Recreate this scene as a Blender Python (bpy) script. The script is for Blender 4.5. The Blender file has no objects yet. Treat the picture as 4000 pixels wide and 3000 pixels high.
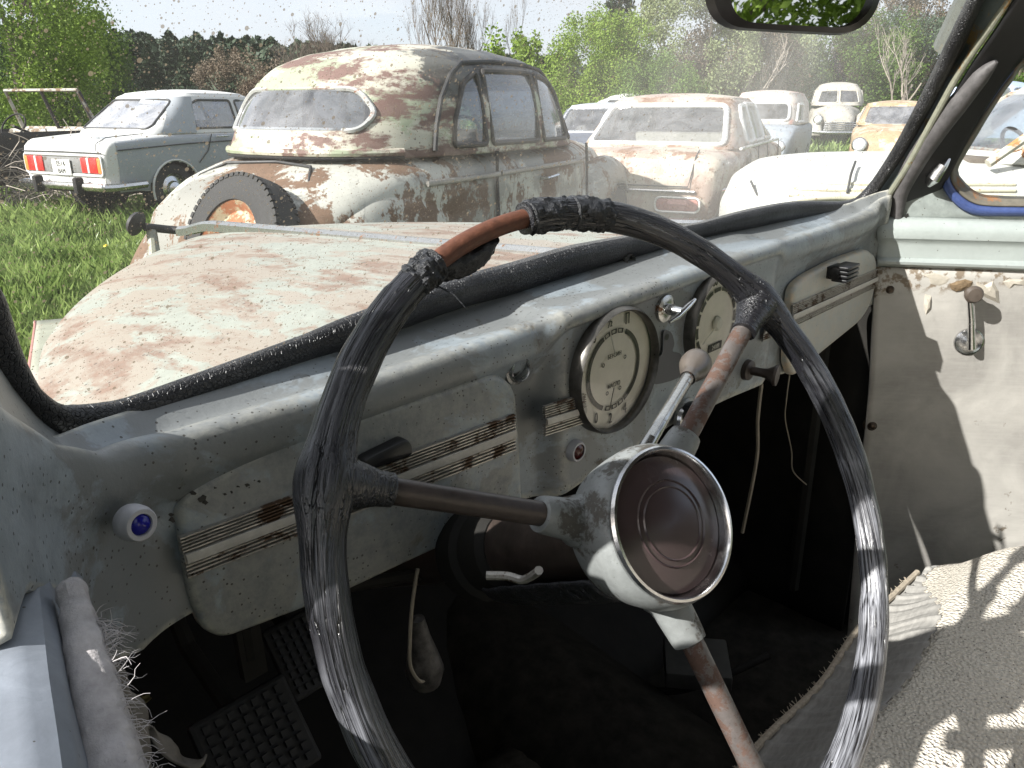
import bpy, bmesh, math, random
import numpy as np
from mathutils import Vector, Matrix, noise as mnoise
R_=math.radians
scene=bpy.context.scene; COL=scene.collection
random.seed(7); rng=np.random.default_rng(7)
CAMH=1.33
# ---------------------------------------------------------------- camera frame
FPX=3000.0; PITCH=R_(19.8)
cp,sp=math.cos(PITCH),math.sin(PITCH)
def ray(x,y):
    dx=(x-2000)/FPX; dy=-(y-1500)/FPX
    return Vector((dx, cp+dy*sp, -sp+dy*cp))
CR=Vector((.7071,.7071,.036)).normalized(); CF=Vector((-.7071,.7071,0)).normalized(); CU=CR.cross(CF)
def rc(x,y):
    d=ray(x,y); return Vector((d.dot(CR),d.dot(CF),d.dot(CU)))
def C(x,y,f=None,r=None,u=None):
    """photo direction -> point of the old car's own axes (right, forward, up)"""
    d=rc(x,y)
    t = f/d[1] if f is not None else (r/d[0] if r is not None else u/d[2])
    return d*t
def Csurf(x,y,fn,t0=.05,t1=3.5):
    d=rc(x,y)
    g=lambda t:(d*t)[1]-fn((d*t)[0],(d*t)[2])
    a,b=t0,t1
    for _ in range(50):
        m=(a+b)/2
        if g(m)>0: b=m
        else: a=m
    return d*((a+b)/2)
def Gd(x,y,Y):
    """photo direction -> world point at distance Y ahead"""
    d=ray(x,y); p=d*(Y/d[1]); return Vector((p[0],p[1],p[2]+CAMH))
# ---------------------------------------------------------------- materials
def newmat(name):
    m=bpy.data.materials.new(name); m.use_nodes=True
    nt=m.node_tree; nt.nodes.clear()
    return m,nt
class N:
    def __init__(s,nt): s.nt=nt
    def n(s,t,**k):
        x=s.nt.nodes.new(t)
        for a,b in k.items():
            if a=='ins':
                for i,v in b.items():
                    if hasattr(v,'is_linked') or isinstance(v,bpy.types.NodeSocket): s.nt.links.new(v,x.inputs[i])
                    else: x.inputs[i].default_value=v
            else: setattr(x,a,b)
        return x
    def noise(s,vec,scale,detail=5,rough=.6,dist=0.):
        return s.n('ShaderNodeTexNoise',ins={'Vector':vec,'Scale':scale,'Detail':detail,'Roughness':rough,'Distortion':dist}).outputs['Fac']
    def vor(s,vec,scale,feat='F1',rand=1.):
        return s.n('ShaderNodeTexVoronoi',feature=feat,ins={'Vector':vec,'Scale':scale,'Randomness':rand})
    def ramp(s,fac,a,b,va=0.,vb=1.):
        return s.n('ShaderNodeMapRange',ins={0:fac,1:a,2:b,3:va,4:vb}).outputs[0]
    def math(s,op,a,b=0.,c=0.):
        return s.n('ShaderNodeMath',operation=op,ins={0:a,1:b,2:c}).outputs[0]
    def mix(s,f,a,b):
        x=s.n('ShaderNodeMix',data_type='RGBA')
        for i,v in ((0,f),(6,a),(7,b)):
            if isinstance(v,bpy.types.NodeSocket): s.nt.links.new(v,x.inputs[i])
            elif i: x.inputs[i].default_value=(*v,1)
            else: x.inputs[i].default_value=v
        return x.outputs[2]
    def coord(s,scale=(1,1,1),kind='Object',rot=(0,0,0)):
        c=s.n('ShaderNodeTexCoord').outputs[kind]
        return s.n('ShaderNodeMapping',ins={'Vector':c,'Scale':scale,'Rotation':rot}).outputs[0]
    def bump(s,h,strength=.3,dist=.01):
        return s.n('ShaderNodeBump',ins={'Height':h,'Strength':strength,'Distance':dist}).outputs[0]
    def pbr(s,color,rough=.5,metal=0.,normal=None,spec=.5,**k):
        ins={'Base Color':color if isinstance(color,bpy.types.NodeSocket) else (*color,1),'Roughness':rough,'Metallic':metal,'Specular IOR Level':spec}
        if normal is not None: ins['Normal']=normal
        ins.update(k)
        b=s.n('ShaderNodeBsdfPrincipled',ins=ins)
        o=s.n('ShaderNodeOutputMaterial'); s.nt.links.new(b.outputs[0],o.inputs[0]); return b
MAT={}
def paint(name,base,rust=(.22,.09,.045),amount=.5,scale=6.,stretch=(1,1,1),rough=.45,second=None,sec_amt=.5,speck=.0,speck_scale=120,grime=.3,metal=0.,bump=.25,bd=.002,edge=.06,rot=(0,0,0),patches=(),wear=None):
    """aged paint: base colour with patches of a second colour, patches of rust with broken edges, specks and grime"""
    if name in MAT: return MAT[name]
    m,nt=newmat(name); q=N(nt)
    v=q.coord(stretch,rot=rot); v0=q.coord((1,1,1))
    big=q.noise(v,scale,8,.68,.3); fine=q.noise(v0,scale*9,6,.7)
    col=q.mix(q.ramp(q.noise(v0,scale*2.3,6,.6),.35,.7),base,tuple(c*(1-grime) for c in base))
    mott=q.ramp(q.noise(v0,scale*5.5,8,.75,.4),.30,.72); col=q.mix(mott,tuple(c*(1-grime*1.25) for c in base),col)
    if second:
        col=q.mix(q.ramp(q.math('ADD',q.noise(v,scale*.7,7,.65,.5),q.math('MULTIPLY',fine,.12)),1.06-sec_amt,1.10-sec_amt),col,second)
    rustc=q.mix(fine,tuple(c*.55 for c in rust),tuple(min(1,c*1.5) for c in rust))
    mask=q.ramp(q.math('ADD',big,q.math('MULTIPLY',q.math('SUBTRACT',fine,.5),.22)),1.0-amount,1.0-amount+edge)
    col=q.mix(mask,col,rustc)
    for pc,pr_,pcol in patches:      # patches of a set colour, each at its own centre
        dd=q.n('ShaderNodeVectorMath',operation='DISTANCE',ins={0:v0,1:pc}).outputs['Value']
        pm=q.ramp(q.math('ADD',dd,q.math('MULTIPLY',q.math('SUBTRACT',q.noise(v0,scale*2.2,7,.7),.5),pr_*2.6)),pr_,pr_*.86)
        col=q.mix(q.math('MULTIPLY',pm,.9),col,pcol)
    if wear:                          # dust and scuffs on exposed edges
        pt=q.n('ShaderNodeNewGeometry').outputs['Pointiness']
        col=q.mix(q.math('MULTIPLY',q.ramp(pt,.505,.54),q.ramp(fine,.35,.6)),col,wear)
    h=q.math('ADD',q.math('MULTIPLY',fine,.6),q.math('MULTIPLY',mask,-.5))
    if speck>0:
        vo=q.vor(v0,speck_scale); rad=q.math('MULTIPLY',q.noise(v0,speck_scale*.13,2),.42*speck)
        sm=q.math('LESS_THAN',vo.outputs['Distance'],q.math('MULTIPLY',rad,q.math('GREATER_THAN',q.n('ShaderNodeSeparateColor',ins={0:vo.outputs['Color']}).outputs[0],.45)))
        col=q.mix(q.math('MULTIPLY',sm,.85),col,tuple(c*.35 for c in rust))
        h=q.math('SUBTRACT',h,q.math('MULTIPLY',sm,.6))
    rg=q.math('ADD',rough,q.math('MULTIPLY',mask,.35))
    q.pbr(col,rg,metal,q.bump(h,bump,bd)); MAT[name]=m; return m
def plain(name,color,rough=.5,metal=0.,var=.25,scale=40,bump=.15,bd=.001,spec=.5,stretch=(1,1,1),**k):
    if name in MAT: return MAT[name]
    m,nt=newmat(name); q=N(nt); v=q.coord(stretch)
    nz=q.noise(v,scale,6,.65)
    col=q.mix(q.ramp(nz,.25,.75),tuple(c*(1-var) for c in color),tuple(min(1,c*(1+var)) for c in color))
    q.pbr(col,q.ramp(nz,.2,.8,max(0,rough-.12),min(1,rough+.12)),metal,q.bump(nz,bump,bd),spec,**k); MAT[name]=m; return m
# ---------------------------------------------------------------- mesh builder
class MB:
    def __init__(s): s.v=[]; s.f=[]
    def add(s,v,f):
        o=len(s.v); s.v+= [tuple(p) for p in v]; s.f+=[tuple(i+o for i in q) for q in f]; return s
    def grid(s,fn,nu,nv,cu=False,cv=False,keep=None):
        U=nu if cu else nu+1; V=nv if cv else nv+1
        vs=[fn(i/nu,j/nv) for i in range(U) for j in range(V)]
        fs=[]
        for i in range(nu):
            for j in range(nv):
                a=i*V+j; b=((i+1)%U)*V+j; c=((i+1)%U)*V+(j+1)%V; d=i*V+(j+1)%V
                if keep is None or keep((i+.5)/nu,(j+.5)/nv): fs.append((a,b,c,d))
        return s.add(vs,fs)
    def tube(s,path,rad,n=10,closed=False,cap=True,up=None,flat=1.,prof=None,thin=1.):
        P=[Vector(p) for p in path]; m=len(P)
        rr=rad if isinstance(rad,(list,tuple)) else [rad]*m
        vs=[]; prev=None
        for i,p in enumerate(P):
            a=P[(i-1)%m] if (closed or i>0) else p; b=P[(i+1)%m] if (closed or i<m-1) else p
            t=(b-a); t=t.normalized() if t.length>1e-9 else Vector((0,0,1))
            if up is not None: u=Vector(up(i) if callable(up) else up)
            else: u=prev if prev is not None else (Vector((0,0,1)) if abs(t[2])<.9 else Vector((1,0,0)))
            x=t.cross(u); 
            if x.length<1e-6: x=t.orthogonal()
            x.normalize(); y=x.cross(t).normalized()
            prev=y
            for k in range(n):
                an=2*math.pi*k/n
                pr=prof(an,i) if prof else 1.
                vs.append(p+(x*math.cos(an)*flat+y*math.sin(an)*thin)*rr[i]*pr)
        fs=[]
        M=m if closed else m-1
        for i in range(M):
            for k in range(n):
                a=i*n+k;b=i*n+(k+1)%n;c=((i+1)%m)*n+(k+1)%n;d=((i+1)%m)*n+k
                fs.append((a,b,c,d))
        if cap and not closed: fs+= [tuple(range(n))[::-1], tuple((m-1)*n+k for k in range(n))]
        return s.add(vs,fs)
    def lathe(s,prof,c,ax,n=32,ang=2*math.pi,ref=None):
        ax=Vector(ax).normalized(); c=Vector(c); x=(Vector(ref)-ax*Vector(ref).dot(ax)).normalized() if ref is not None else ax.orthogonal().normalized(); y=ax.cross(x)
        full=abs(ang-2*math.pi)<1e-6
        def fn(a,b):
            j=min(int(round(b*(len(prof)-1))),len(prof)-1); r,z=prof[j]; t=a*ang
            return c+ax*z+(x*math.cos(t)+y*math.sin(t))*r
        return s.grid(fn,n,len(prof)-1,cu=full)
    def box(s,c,sz,ax=None,bev=0.,seg=2):
        bm=bmesh.new(); bmesh.ops.create_cube(bm,size=1)
        for v in bm.verts: v.co=Vector((v.co[0]*sz[0],v.co[1]*sz[1],v.co[2]*sz[2]))
        if bev: bmesh.ops.bevel(bm,geom=bm.edges[:],offset=bev,segments=seg,profile=.5,affect='EDGES')
        A=Matrix((Vector(ax[0]),Vector(ax[1]),Vector(ax[2]))).transposed() if ax else Matrix.Identity(3)
        bm.verts.ensure_lookup_table()
        vs=[Vector(c)+A@v.co for v in bm.verts]; fs=[[v.index for v in f.verts] for f in bm.faces]
        bm.free(); return s.add(vs,fs)
    def prism(s,pts,d,bev=0.,seg=3):
        """polygon of 3D points pushed out along vector d, front edge rounded"""
        pts=[Vector(p) for p in pts]; d=Vector(d); n=len(pts); c=sum(pts,Vector())/n
        rings=[pts]
        if bev:
            for k in range(seg+1):
                a=math.pi/2*k/seg; h=d.length-bev+bev*math.sin(a); ins=bev*(1-math.cos(a)); ring=[]
                for i,p in enumerate(pts):
                    e1=(p-pts[i-1]).normalized(); e2=(pts[(i+1)%n]-p).normalized(); nn=d.normalized().cross(e1+e2)
                    if nn.length<1e-6: nn=(c-p)
                    nn.normalize()
                    if nn.dot(c-p)<0 and False: nn=-nn
                    ring.append(p+nn*ins*s._sgn(pts,d)+d.normalized()*h)
                rings.append(ring)
        else: rings.append([p+d for p in pts])
        vs=[p for r in rings for p in r]; fs=[]
        for k in range(len(rings)-1):
            for i in range(n): fs.append((k*n+i,k*n+(i+1)%n,(k+1)*n+(i+1)%n,(k+1)*n+i))
        fs.append(tuple((len(rings)-1)*n+i for i in range(n)))
        fs.append(tuple(range(n))[::-1])
        return s.add(vs,fs)
    def _sgn(s,pts,d):
        a=Vector((0,0,0))
        for i,p in enumerate(pts): a+=p.cross(pts[(i+1)%len(pts)])
        return 1 if a.dot(d)>0 else -1
    def build(s,name,mat,parent=None,smooth=True,angle=35,solid=0.,weld=0.,off=-1):
        me=bpy.data.meshes.new(name); me.from_pydata([tuple(v) for v in s.v],[],s.f); me.validate(verbose=False)
        bm=bmesh.new(); bm.from_mesh(me)
        if weld: bmesh.ops.remove_doubles(bm,verts=bm.verts,dist=weld)
        bmesh.ops.recalc_face_normals(bm,faces=bm.faces); bm.to_mesh(me); bm.free()
        if smooth: me.shade_smooth(); me.set_sharp_from_angle(angle=R_(angle))
        for q in (mat if isinstance(mat,(list,tuple)) else [mat]): me.materials.append(q)
        o=bpy.data.objects.new(name,me); COL.objects.link(o)
        if parent: o.parent=parent
        if solid:
            md=o.modifiers.new('thickness','SOLIDIFY'); md.thickness=solid; md.offset=off
        return o
def np_mesh(name,verts,faces4,mat,parent=None,smooth=False):
    me=bpy.data.meshes.new(name); nv=len(verts); nf=len(faces4); k=faces4.shape[1]
    me.vertices.add(nv); me.vertices.foreach_set('co',np.asarray(verts,dtype=np.float32).ravel())
    me.loops.add(nf*k); me.loops.foreach_set('vertex_index',faces4.astype(np.int32).ravel())
    me.polygons.add(nf); me.polygons.foreach_set('loop_start',np.arange(0,nf*k,k,dtype=np.int32))
    me.polygons.foreach_set('use_smooth',np.full(nf,smooth,dtype=bool))
    me.update(calc_edges=True); me.materials.append(mat)
    o=bpy.data.objects.new(name,me); COL.objects.link(o)
    if parent: o.parent=parent
    return o
def empty(name,mat4=None):
    o=bpy.data.objects.new(name,None); COL.objects.link(o); o.empty_display_size=.2
    if mat4 is not None: o.matrix_world=mat4
    return o
def tag(o,label=None,cat=None,group=None,kind=None):
    for k,v in (('label',label),('category',cat),('group',group),('kind',kind)):
        if v: o[k]=v
    return o
def smoothpoly(pts,n=6,closed=True):
    """Catmull-Rom through points"""
    P=[Vector(p) for p in pts]; m=len(P); out=[]
    rngi=range(m) if closed else range(m-1)
    for i in rngi:
        if closed: a,b,c,d=P[(i-1)%m],P[i],P[(i+1)%m],P[(i+2)%m]
        else: a,b,c,d=P[max(i-1,0)],P[i],P[i+1],P[min(i+2,m-1)]
        for k in range(n):
            t=k/n
            out.append(.5*((2*b)+(c-a)*t+(2*a-5*b+4*c-d)*t*t+(3*b-a-3*c+d)*t*t*t))
    if not closed: out.append(P[-1])
    return out
def roundpoly(pts,rad,n=5):
    P=[Vector(p) for p in pts]; m=len(P); out=[]
    for i in range(m):
        p=P[i]; a=P[i-1]-p; b=P[(i+1)%m]-p
        r=rad[i] if isinstance(rad,(list,tuple)) else rad
        r=min(r,a.length*.45,b.length*.45)
        q0=p+a.normalized()*r; q1=p+b.normalized()*r
        for k in range(n+1):
            t=k/n; out.append(q0*(1-t)**2+p*2*t*(1-t)+q1*t*t)
    return out
def textmesh(s,size,align='CENTER'):
    cu=bpy.data.curves.new('t','FONT'); cu.body=s; cu.size=size; cu.align_x=align; cu.align_y='CENTER'
    o=bpy.data.objects.new('t',cu); COL.objects.link(o)
    dg=bpy.context.evaluated_depsgraph_get(); me=bpy.data.meshes.new_from_object(o.evaluated_get(dg))
    vs=[v.co.copy() for v in me.vertices]; fs=[tuple(p.vertices) for p in me.polygons]
    bpy.data.objects.remove(o); bpy.data.meshes.remove(me); bpy.data.curves.remove(cu)
    return vs,fs
def addtext(mb,s,size,origin,x,y,sx=1.,bold=0.):
    vs,fs=textmesh(s,size); x=Vector(x); y=Vector(y); o=Vector(origin)
    mb.add([o+x*v[0]*sx+y*v[1] for v in vs],fs)
    if bold:
        n=x.cross(y)
        for k in (-1,1): mb.add([o+x*(v[0]*sx+bold*k)+y*v[1]+n*.00008*(k+2) for v in vs],fs)
def lerp(a,b,t): return a+(b-a)*t
def interp(x,xs,ys):
    if x<=xs[0]: return ys[0]
    for i in range(len(xs)-1):
        if x<=xs[i+1]: 
            t=(x-xs[i])/(xs[i+1]-xs[i]); return ys[i]+(ys[i+1]-ys[i])*t
    return ys[-1]
def sstep(a,b,x):
    t=min(1,max(0,(x-a)/(b-a))); return t*t*(3-2*t)
# ================================================================ THE OLD CAR WE SIT IN
BASE=Vector((.68,0,-CAMH+.02))
Mcar=Matrix(((CR[0],CF[0],CU[0],0),(CR[1],CF[1],CU[1],0),(CR[2],CF[2],CU[2],CAMH),(0,0,0,1)))
car=empty('old_car',Mcar@Matrix.Translation(BASE))
tag(car,'old left-hand-drive car with grey-green dashboard and cracked steering wheel, seen from inside','car')
def L(p): return Vector(p)-BASE           # car axes -> local of the car's empty
class CB(MB):                              # builder whose input is in the eye-centred car axes
    def build(s,name,mat,parent=None,local=None,**k):
        s.v=[tuple(Vector(p)-BASE) for p in s.v]
        return MB.build(s,name,mat,parent if parent else car,**k)
# materials
m_dash=paint('dash paint',(.34,.385,.415),rust=(.10,.085,.065),amount=.36,scale=11,rough=.38,speck=.8,speck_scale=230,grime=.30,bump=.6,bd=.0013,second=(.19,.20,.20),sec_amt=.51,wear=(.45,.44,.38))
m_dashw=paint('glove lid paint',(.44,.46,.44),rust=(.10,.07,.045),amount=.27,scale=8,rough=.4,speck=.45,speck_scale=170,grime=.15,bump=.3,bd=.0006,wear=(.55,.45,.32))
m_rub=None
def mat_rubber():
    m,nt=newmat('cracked rubber'); q=N(nt); v=q.coord()
    vo=q.vor(v,330,'DISTANCE_TO_EDGE'); crack=q.ramp(vo.outputs['Distance'],.02,.12)
    big=q.noise(v,14,4)
    dry=q.ramp(q.noise(v,5,3),.42,.62)
    h=q.math('ADD',q.math('MULTIPLY',crack,dry),q.math('MULTIPLY',q.noise(v,120,4),.4))
    col=q.mix(q.math('MULTIPLY',q.ramp(big,.4,.8),crack),(.008,.008,.009),(.07,.07,.072))
    q.pbr(col,.42,0,q.bump(h,.8,.0022)); return m
m_rub=mat_rubber()
m_black=plain('black rubber strip',(.012,.012,.013),.5,var=.5,scale=60,bump=.3)
m_strip=plain('grey weatherstrip',(.09,.085,.085),.6,var=.4,scale=90,bump=.5)
m_chrome=plain('old chrome',(.62,.62,.62),.22,1.,var=.25,scale=70,bump=.25,bd=.0006)
m_chrust=paint('pitted chrome',(.6,.6,.58),rust=(.2,.1,.05),amount=.42,scale=55,rough=.22,metal=.85,speck=.5,speck_scale=400,bd=.0004)
m_cream=paint('cream trim',(.64,.61,.55),rust=(.2,.12,.07),amount=.36,scale=22,rough=.4,stretch=(.25,1,1),bd=.0003)
m_rib=paint('ribbed trim metal',(.54,.51,.46),rust=(.1,.06,.035),amount=.47,scale=45,rough=.35,metal=.5,speck=.6,speck_scale=500,bd=.0003)
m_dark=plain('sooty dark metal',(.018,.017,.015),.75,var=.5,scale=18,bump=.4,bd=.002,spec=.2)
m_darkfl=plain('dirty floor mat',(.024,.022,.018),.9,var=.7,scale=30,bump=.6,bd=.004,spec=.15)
m_brown=plain('brown rusty tube',(.05,.038,.032),.4,var=.5,scale=60,bump=.4,metal=.2)
m_bak=plain('brown horn button plastic',(.055,.038,.038),.22,var=.12,scale=25,bump=.08)
m_blackp=plain('black plastic',(.012,.012,.013),.35,var=.3)
m_knob=plain('aged grey plastic',(.42,.42,.44),.4,var=.12,scale=80)
m_fabric=None
# ---- windshield surface
def ws(r,u): return .515-.05*((r-.68)/.6)**2-.55*(u+.17)
def WS(x,y): return Csurf(x,y,ws)
inn=[(-40,1120),(5,1228),(33,1318),(81,1426),(136,1518),(190,1567),(260,1589),(380,1581),(488,1559),(651,1502),(814,1443),(977,1383),(1200,1301),(1390,1221),(1781,1082),(1993,1025),(2220,960),(2546,903),(2700,876),(2900,823),(3076,793),(3250,793),(3311,785),(3346,768),(3405,705),(3493,570),(3599,370),(3699,165),(3790,-20)]
out=[(-150,1150),(-100,1300),(-50,1400),(20,1500),(81,1573),(170,1660),(255,1714),(434,1703),(530,1670),(651,1622),(868,1540),(1030,1480),(1200,1415),(1390,1355),(1781,1211),(2017,1150),(2240,1080),(2560,990),(2760,929),(2940,895),(3111,868),(3270,860),(3350,850),(3400,800),(3455,720),(3545,585),(3652,395),(3765,170),(3850,-20)]
cen=[WS((a[0]+b[0])/2,(a[1]+b[1])/2) for a,b in zip(inn,out)]
def pxhalf(i):
    a,b=inn[i],out[i]; j,k=max(i-1,0),min(i+1,len(inn)-1); t=Vector((inn[k][0]-inn[j][0]+out[k][0]-out[j][0],inn[k][1]-inn[j][1]+out[k][1]-out[j][1],0)).normalized()
    g=Vector((b[0]-a[0],b[1]-a[1],0)); return (g-t*g.dot(t)).length/2
hw=[pxhalf(i)/FPX*cen[i].length*.97 for i in range(len(inn))]
# close the ring over the top, out of the photo
Rt=cen[-1]; Lt=cen[0]
topu=.20
def wsp(r,u,dr=0): return Vector((r,ws(r,u),u))
cen2=cen+[wsp(1.14,.15),wsp(1.10,.185),wsp(1.0,topu),wsp(.7,topu+.01),wsp(.35,topu),wsp(.2,.20),wsp(.09,.19),wsp(.045,.15),wsp(.04,.06),wsp(.045,-.02)]
hw2=hw+[.016]*10
ring=smoothpoly(cen2,4); ringr=[]
for i in range(len(cen2)):
    for k in range(4): ringr.append(lerp(hw2[i],hw2[(i+1)%len(hw2)],k/4)*1.06)
nws=Vector((0,-.876,-.482))
def sealprof(an,i): return 1+.10*math.cos(2*an)
CB().tube(ring,ringr,22,closed=True,up=lambda i:-nws,prof=sealprof,thin=.88).build('windshield_seal',m_rub)
# thin bright filler cord along the seal's lower edge
cord=[WS(x,y)+Vector((0,-.012,-.004)) for x,y in [(300,1700),(434,1690),(651,1608),(868,1526),(1200,1402),(1390,1342),(1781,1200),(2017,1140)]]
CB().tube(smoothpoly(cord,8,False),.0022,6).build('seal_filler_strip',m_strip)
# glass
def glassmat(name,dirt=.06,haze=.0,hc=(.95,.60,-.0),hr=.45,dots=1.,tint=(.96,.97,.97),dustcol=(.75,.74,.70),glossk=.6):
    m,nt=newmat(name); q=N(nt); v=q.coord()
    glass=q.n('ShaderNodeBsdfTransparent',ins={'Color':(*tint,1)}); gl=q.n('ShaderNodeBsdfGlossy',ins={'Color':(1,1,1,1),'Roughness':.04})
    fr=q.n('ShaderNodeFresnel',ins={'IOR':1.45}).outputs[0]
    a=q.n('ShaderNodeMixShader',ins={0:q.math('MULTIPLY',fr,glossk),1:glass.outputs[0],2:gl.outputs[0]})
    dust=q.n('ShaderNodeAddShader',ins={0:q.n('ShaderNodeBsdfDiffuse',ins={'Color':(*[c*.55 for c in dustcol],1)}).outputs[0],1:q.n('ShaderNodeBsdfTranslucent',ins={'Color':(*[c*.55 for c in dustcol],1)}).outputs[0]})
    dist=q.n('ShaderNodeVectorMath',operation='DISTANCE',ins={0:v,1:hc}).outputs['Value']
    hz=q.math('MULTIPLY',q.ramp(dist,hr,0.0),haze)
    streak=q.noise(q.coord((3,1,1),rot=(0,.7,.3)),4,5,.6)
    f=q.math('ADD',q.math('MULTIPLY',q.ramp(q.noise(v,6,6,.6),.35,.8),dirt),q.math('MULTIPLY',hz,q.ramp(streak,.2,.75,.55,1.2)))
    lay=q.n('ShaderNodeMixShader',ins={0:f,1:a.outputs[0],2:dust.outputs[0]})
    last=lay
    if dots:
        spots=None
        for sc,th,dens in ((190,.24,.42),(380,.27,.36),(800,.30,.45)):
            vo=q.vor(v,sc); cr=q.n('ShaderNodeSeparateColor',ins={0:vo.outputs['Color']})
            rad=q.math('MULTIPLY',cr.outputs[1],th*dots)
            keepm=q.math('GREATER_THAN',q.math('ADD',cr.outputs[0],q.math('MULTIPLY',q.math('SUBTRACT',q.noise(v,3,2),.5),1.2)),dens)
            s=q.math('MULTIPLY',q.math('LESS_THAN',vo.outputs['Distance'],rad),keepm)
            spots=s if spots is None else q.math('MAXIMUM',spots,s)
        mud=q.n('ShaderNodeBsdfDiffuse',ins={'Color':(.12,.10,.07,1)}); mt=q.n('ShaderNodeBsdfTranslucent',ins={'Color':(.11,.09,.065,1)})
        ad=q.n('ShaderNodeAddShader',ins={0:mud.outputs[0],1:mt.outputs[0]})
        last=q.n('ShaderNodeMixShader',ins={0:q.math('MULTIPLY',spots,.72),1:lay.outputs[0],2:ad.outputs[0]})
    o=q.n('ShaderNodeOutputMaterial'); nt.links.new(last.outputs[0],o.inputs[0]); return m
hcl=WS(2950,420)-BASE
m_ws=glassmat('dusty windshield glass',.06,.30,tuple(hcl),.42,glossk=.05)
NG=60
def wsg(a,b):
    r=lerp(.06,1.25,a); u=lerp(-.185,.215,b); return Vector((r,ws(r,u)+.002,u))
ringc=sum(cen2,Vector())/len(cen2)
# glass cut to the ring
gm=CB(); vs=[ringc*0+Vector((.68,ws(.68,.02),.02))]+[Vector(p) for p in ring]
layers=8; M=len(ring); vv=[]
for l in range(1,layers+1):
    for p in ring:
        t=l/layers; r=lerp(.68,p[0],t); u=lerp(.02,p[2],t); vv.append(Vector((r,ws(r,u),u)))
vs=[Vector((.68,ws(.68,.02),.02))]+vv; fs=[(0,1+i,1+(i+1)%M) for i in range(M)]
for l in range(layers-1):
    for i in range(M): fs.append((1+l*M+i,1+l*M+(i+1)%M,1+(l+1)*M+(i+1)%M,1+(l+1)*M+i))
gm.add(vs,fs).build('windshield_glass',m_ws)
# ---- dashboard
plan=[(.029,.300),(.038,.322),(.050,.348),(.070,.395),(.098,.427),(.135,.447),(.2,.452),(.35,.455),(.68,.455),(1.0,.455),(1.16,.455),(1.205,.455),(1.235,.452),(1.252,.44)]
planS=smoothpoly([(a,b,0) for a,b in plan],10,False)
acc=[0]
for i in range(1,len(planS)): acc.append(acc[-1]+(planS[i]-planS[i-1]).length)
def planat(t):
    s=t*acc[-1]
    for i in range(len(acc)-1):
        if s<=acc[i+1]+1e-9:
            k=(s-acc[i])/max(1e-9,acc[i+1]-acc[i]); p=planS[i].lerp(planS[i+1],k); d=(planS[i+1]-planS[i]).normalized(); return p,Vector((d[1],-d[0],0))
    return planS[-1],Vector((0,-1,0))
def dbot(r): return interp(r,[-.03,.042,.056,.065,.075,.10,.14,.20,.30,.437,.46,.49,.517,.60,.686,.80,.90,.935,1.0,1.1,1.2,1.26],[-.19,-.19,-.215,-.262,-.295,-.315,-.319,-.33,-.345,-.368,-.372,-.377,-.375,-.369,-.364,-.37,-.377,-.385,-.394,-.39,-.37,-.34])
def dtop(r): return interp(r,[-.035,0,.04,.05,.075,.1,.15,.3,.5,.68,1.0,1.15,1.2,1.26],[-.02,-.05,-.085,-.105,-.150,-.172,-.182,-.188,-.186,-.183,-.183,-.183,-.18,-.16])
def block(r): return sstep(.468,.50,r)*(1-sstep(.885,.93,r))
def dashp(a,b):
    p,nv=planat(a); r=p[0]; ut,ub=dtop(r),dbot(r); bl=block(r)
    edge=min(1,max(0,(r-.03)/.12)); edgeR=min(1,max(0,(1.262-r)/.05)); k=edge*edgeR
    back=(ws(r,ut)-.004-p[1])*k
    # profile: (out toward cabin, height) keyed on b
    keys=[0,.10,.20,.28,.36,.44,.55,.97,1.0]
    h0=[ut,ut-.003,ut-.008,ut-.018,ut-.034,ut-.052,None,None,ub]
    o=[-back,-back*.35,.004*k+.004*bl,.013*k+.006*bl,.0145*k+.0075*bl,.007*k+.0105*bl,.0+.017*bl,.0+.017*bl,-.012]
    s_=1-.5*bl; lo=ut-.046*s_
    h=[ut,ut-.013*s_,ut-.009*s_,ut-.014*s_,ut-.030*s_,lo,lerp(lo,ub,.2),ub+.004,ub]
    i=0
    while i<len(keys)-2 and b>keys[i+1]: i+=1
    # catmull on profile
    def cr(A,i,t):
        a0=A[max(i-1,0)];a1=A[i];a2=A[i+1];a3=A[min(i+2,len(A)-1)]
        return .5*((2*a1)+(a2-a0)*t+(2*a0-5*a1+4*a2-a3)*t*t+(3*a1-a0-3*a2+a3)*t*t*t)
    t=(b-keys[i])/(keys[i+1]-keys[i])
    oo=cr(o,i,t) if i<6 else lerp(o[i],o[i+1],t); hh=cr(h,i,t) if i<6 else lerp(h[i],h[i+1],t)
    q=Vector((p[0],p[1],hh))+nv*oo
    # recess under the right lid, little dents
    q+=nv*(.0012*mnoise.noise(Vector((q[0]*14,q[2]*20,3))))
    return q
CB().grid(dashp,260,70).build('dashboard',m_dash,solid=.004,off=0)
# lids
def lid(pts,f,rad,name,mat,d=.010):
    P=[C(x,y,f=f) for x,y in pts]; P=roundpoly(P,rad,6)
    mb=CB().prism(P,(0,-d,0),.006,4); return mb.build(name,mat)
kx=4000/2212
lidL=lid([(a*kx,b*kx) for a,b in [(366,1092),(395,1052),(560,950),(890,852),(1055,797),(1098,832),(1108,960),(1114,1098),(900,1190),(700,1283),(470,1368),(425,1350),(395,1270)]],.450,[.006,.02,.02,.05,.022,.02,.05,.01,.03,.03,.02,.02,.02],'glove_box_lid',m_dash,.011)
lidR=lid([(a*kx,b*kx) for a,b in [(1697,620),(1722,596),(1790,560),(1860,536),(1879,552),(1880,600),(1868,655),(1845,692),(1760,760),(1698,812),(1686,780),(1690,700)]],.450,[.012,.02,.04,.015,.015,.02,.02,.02,.03,.012,.01,.03],'glove_box_lid',m_dashw,.011)
lidR['label']='paler passenger side glove box lid'
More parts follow.
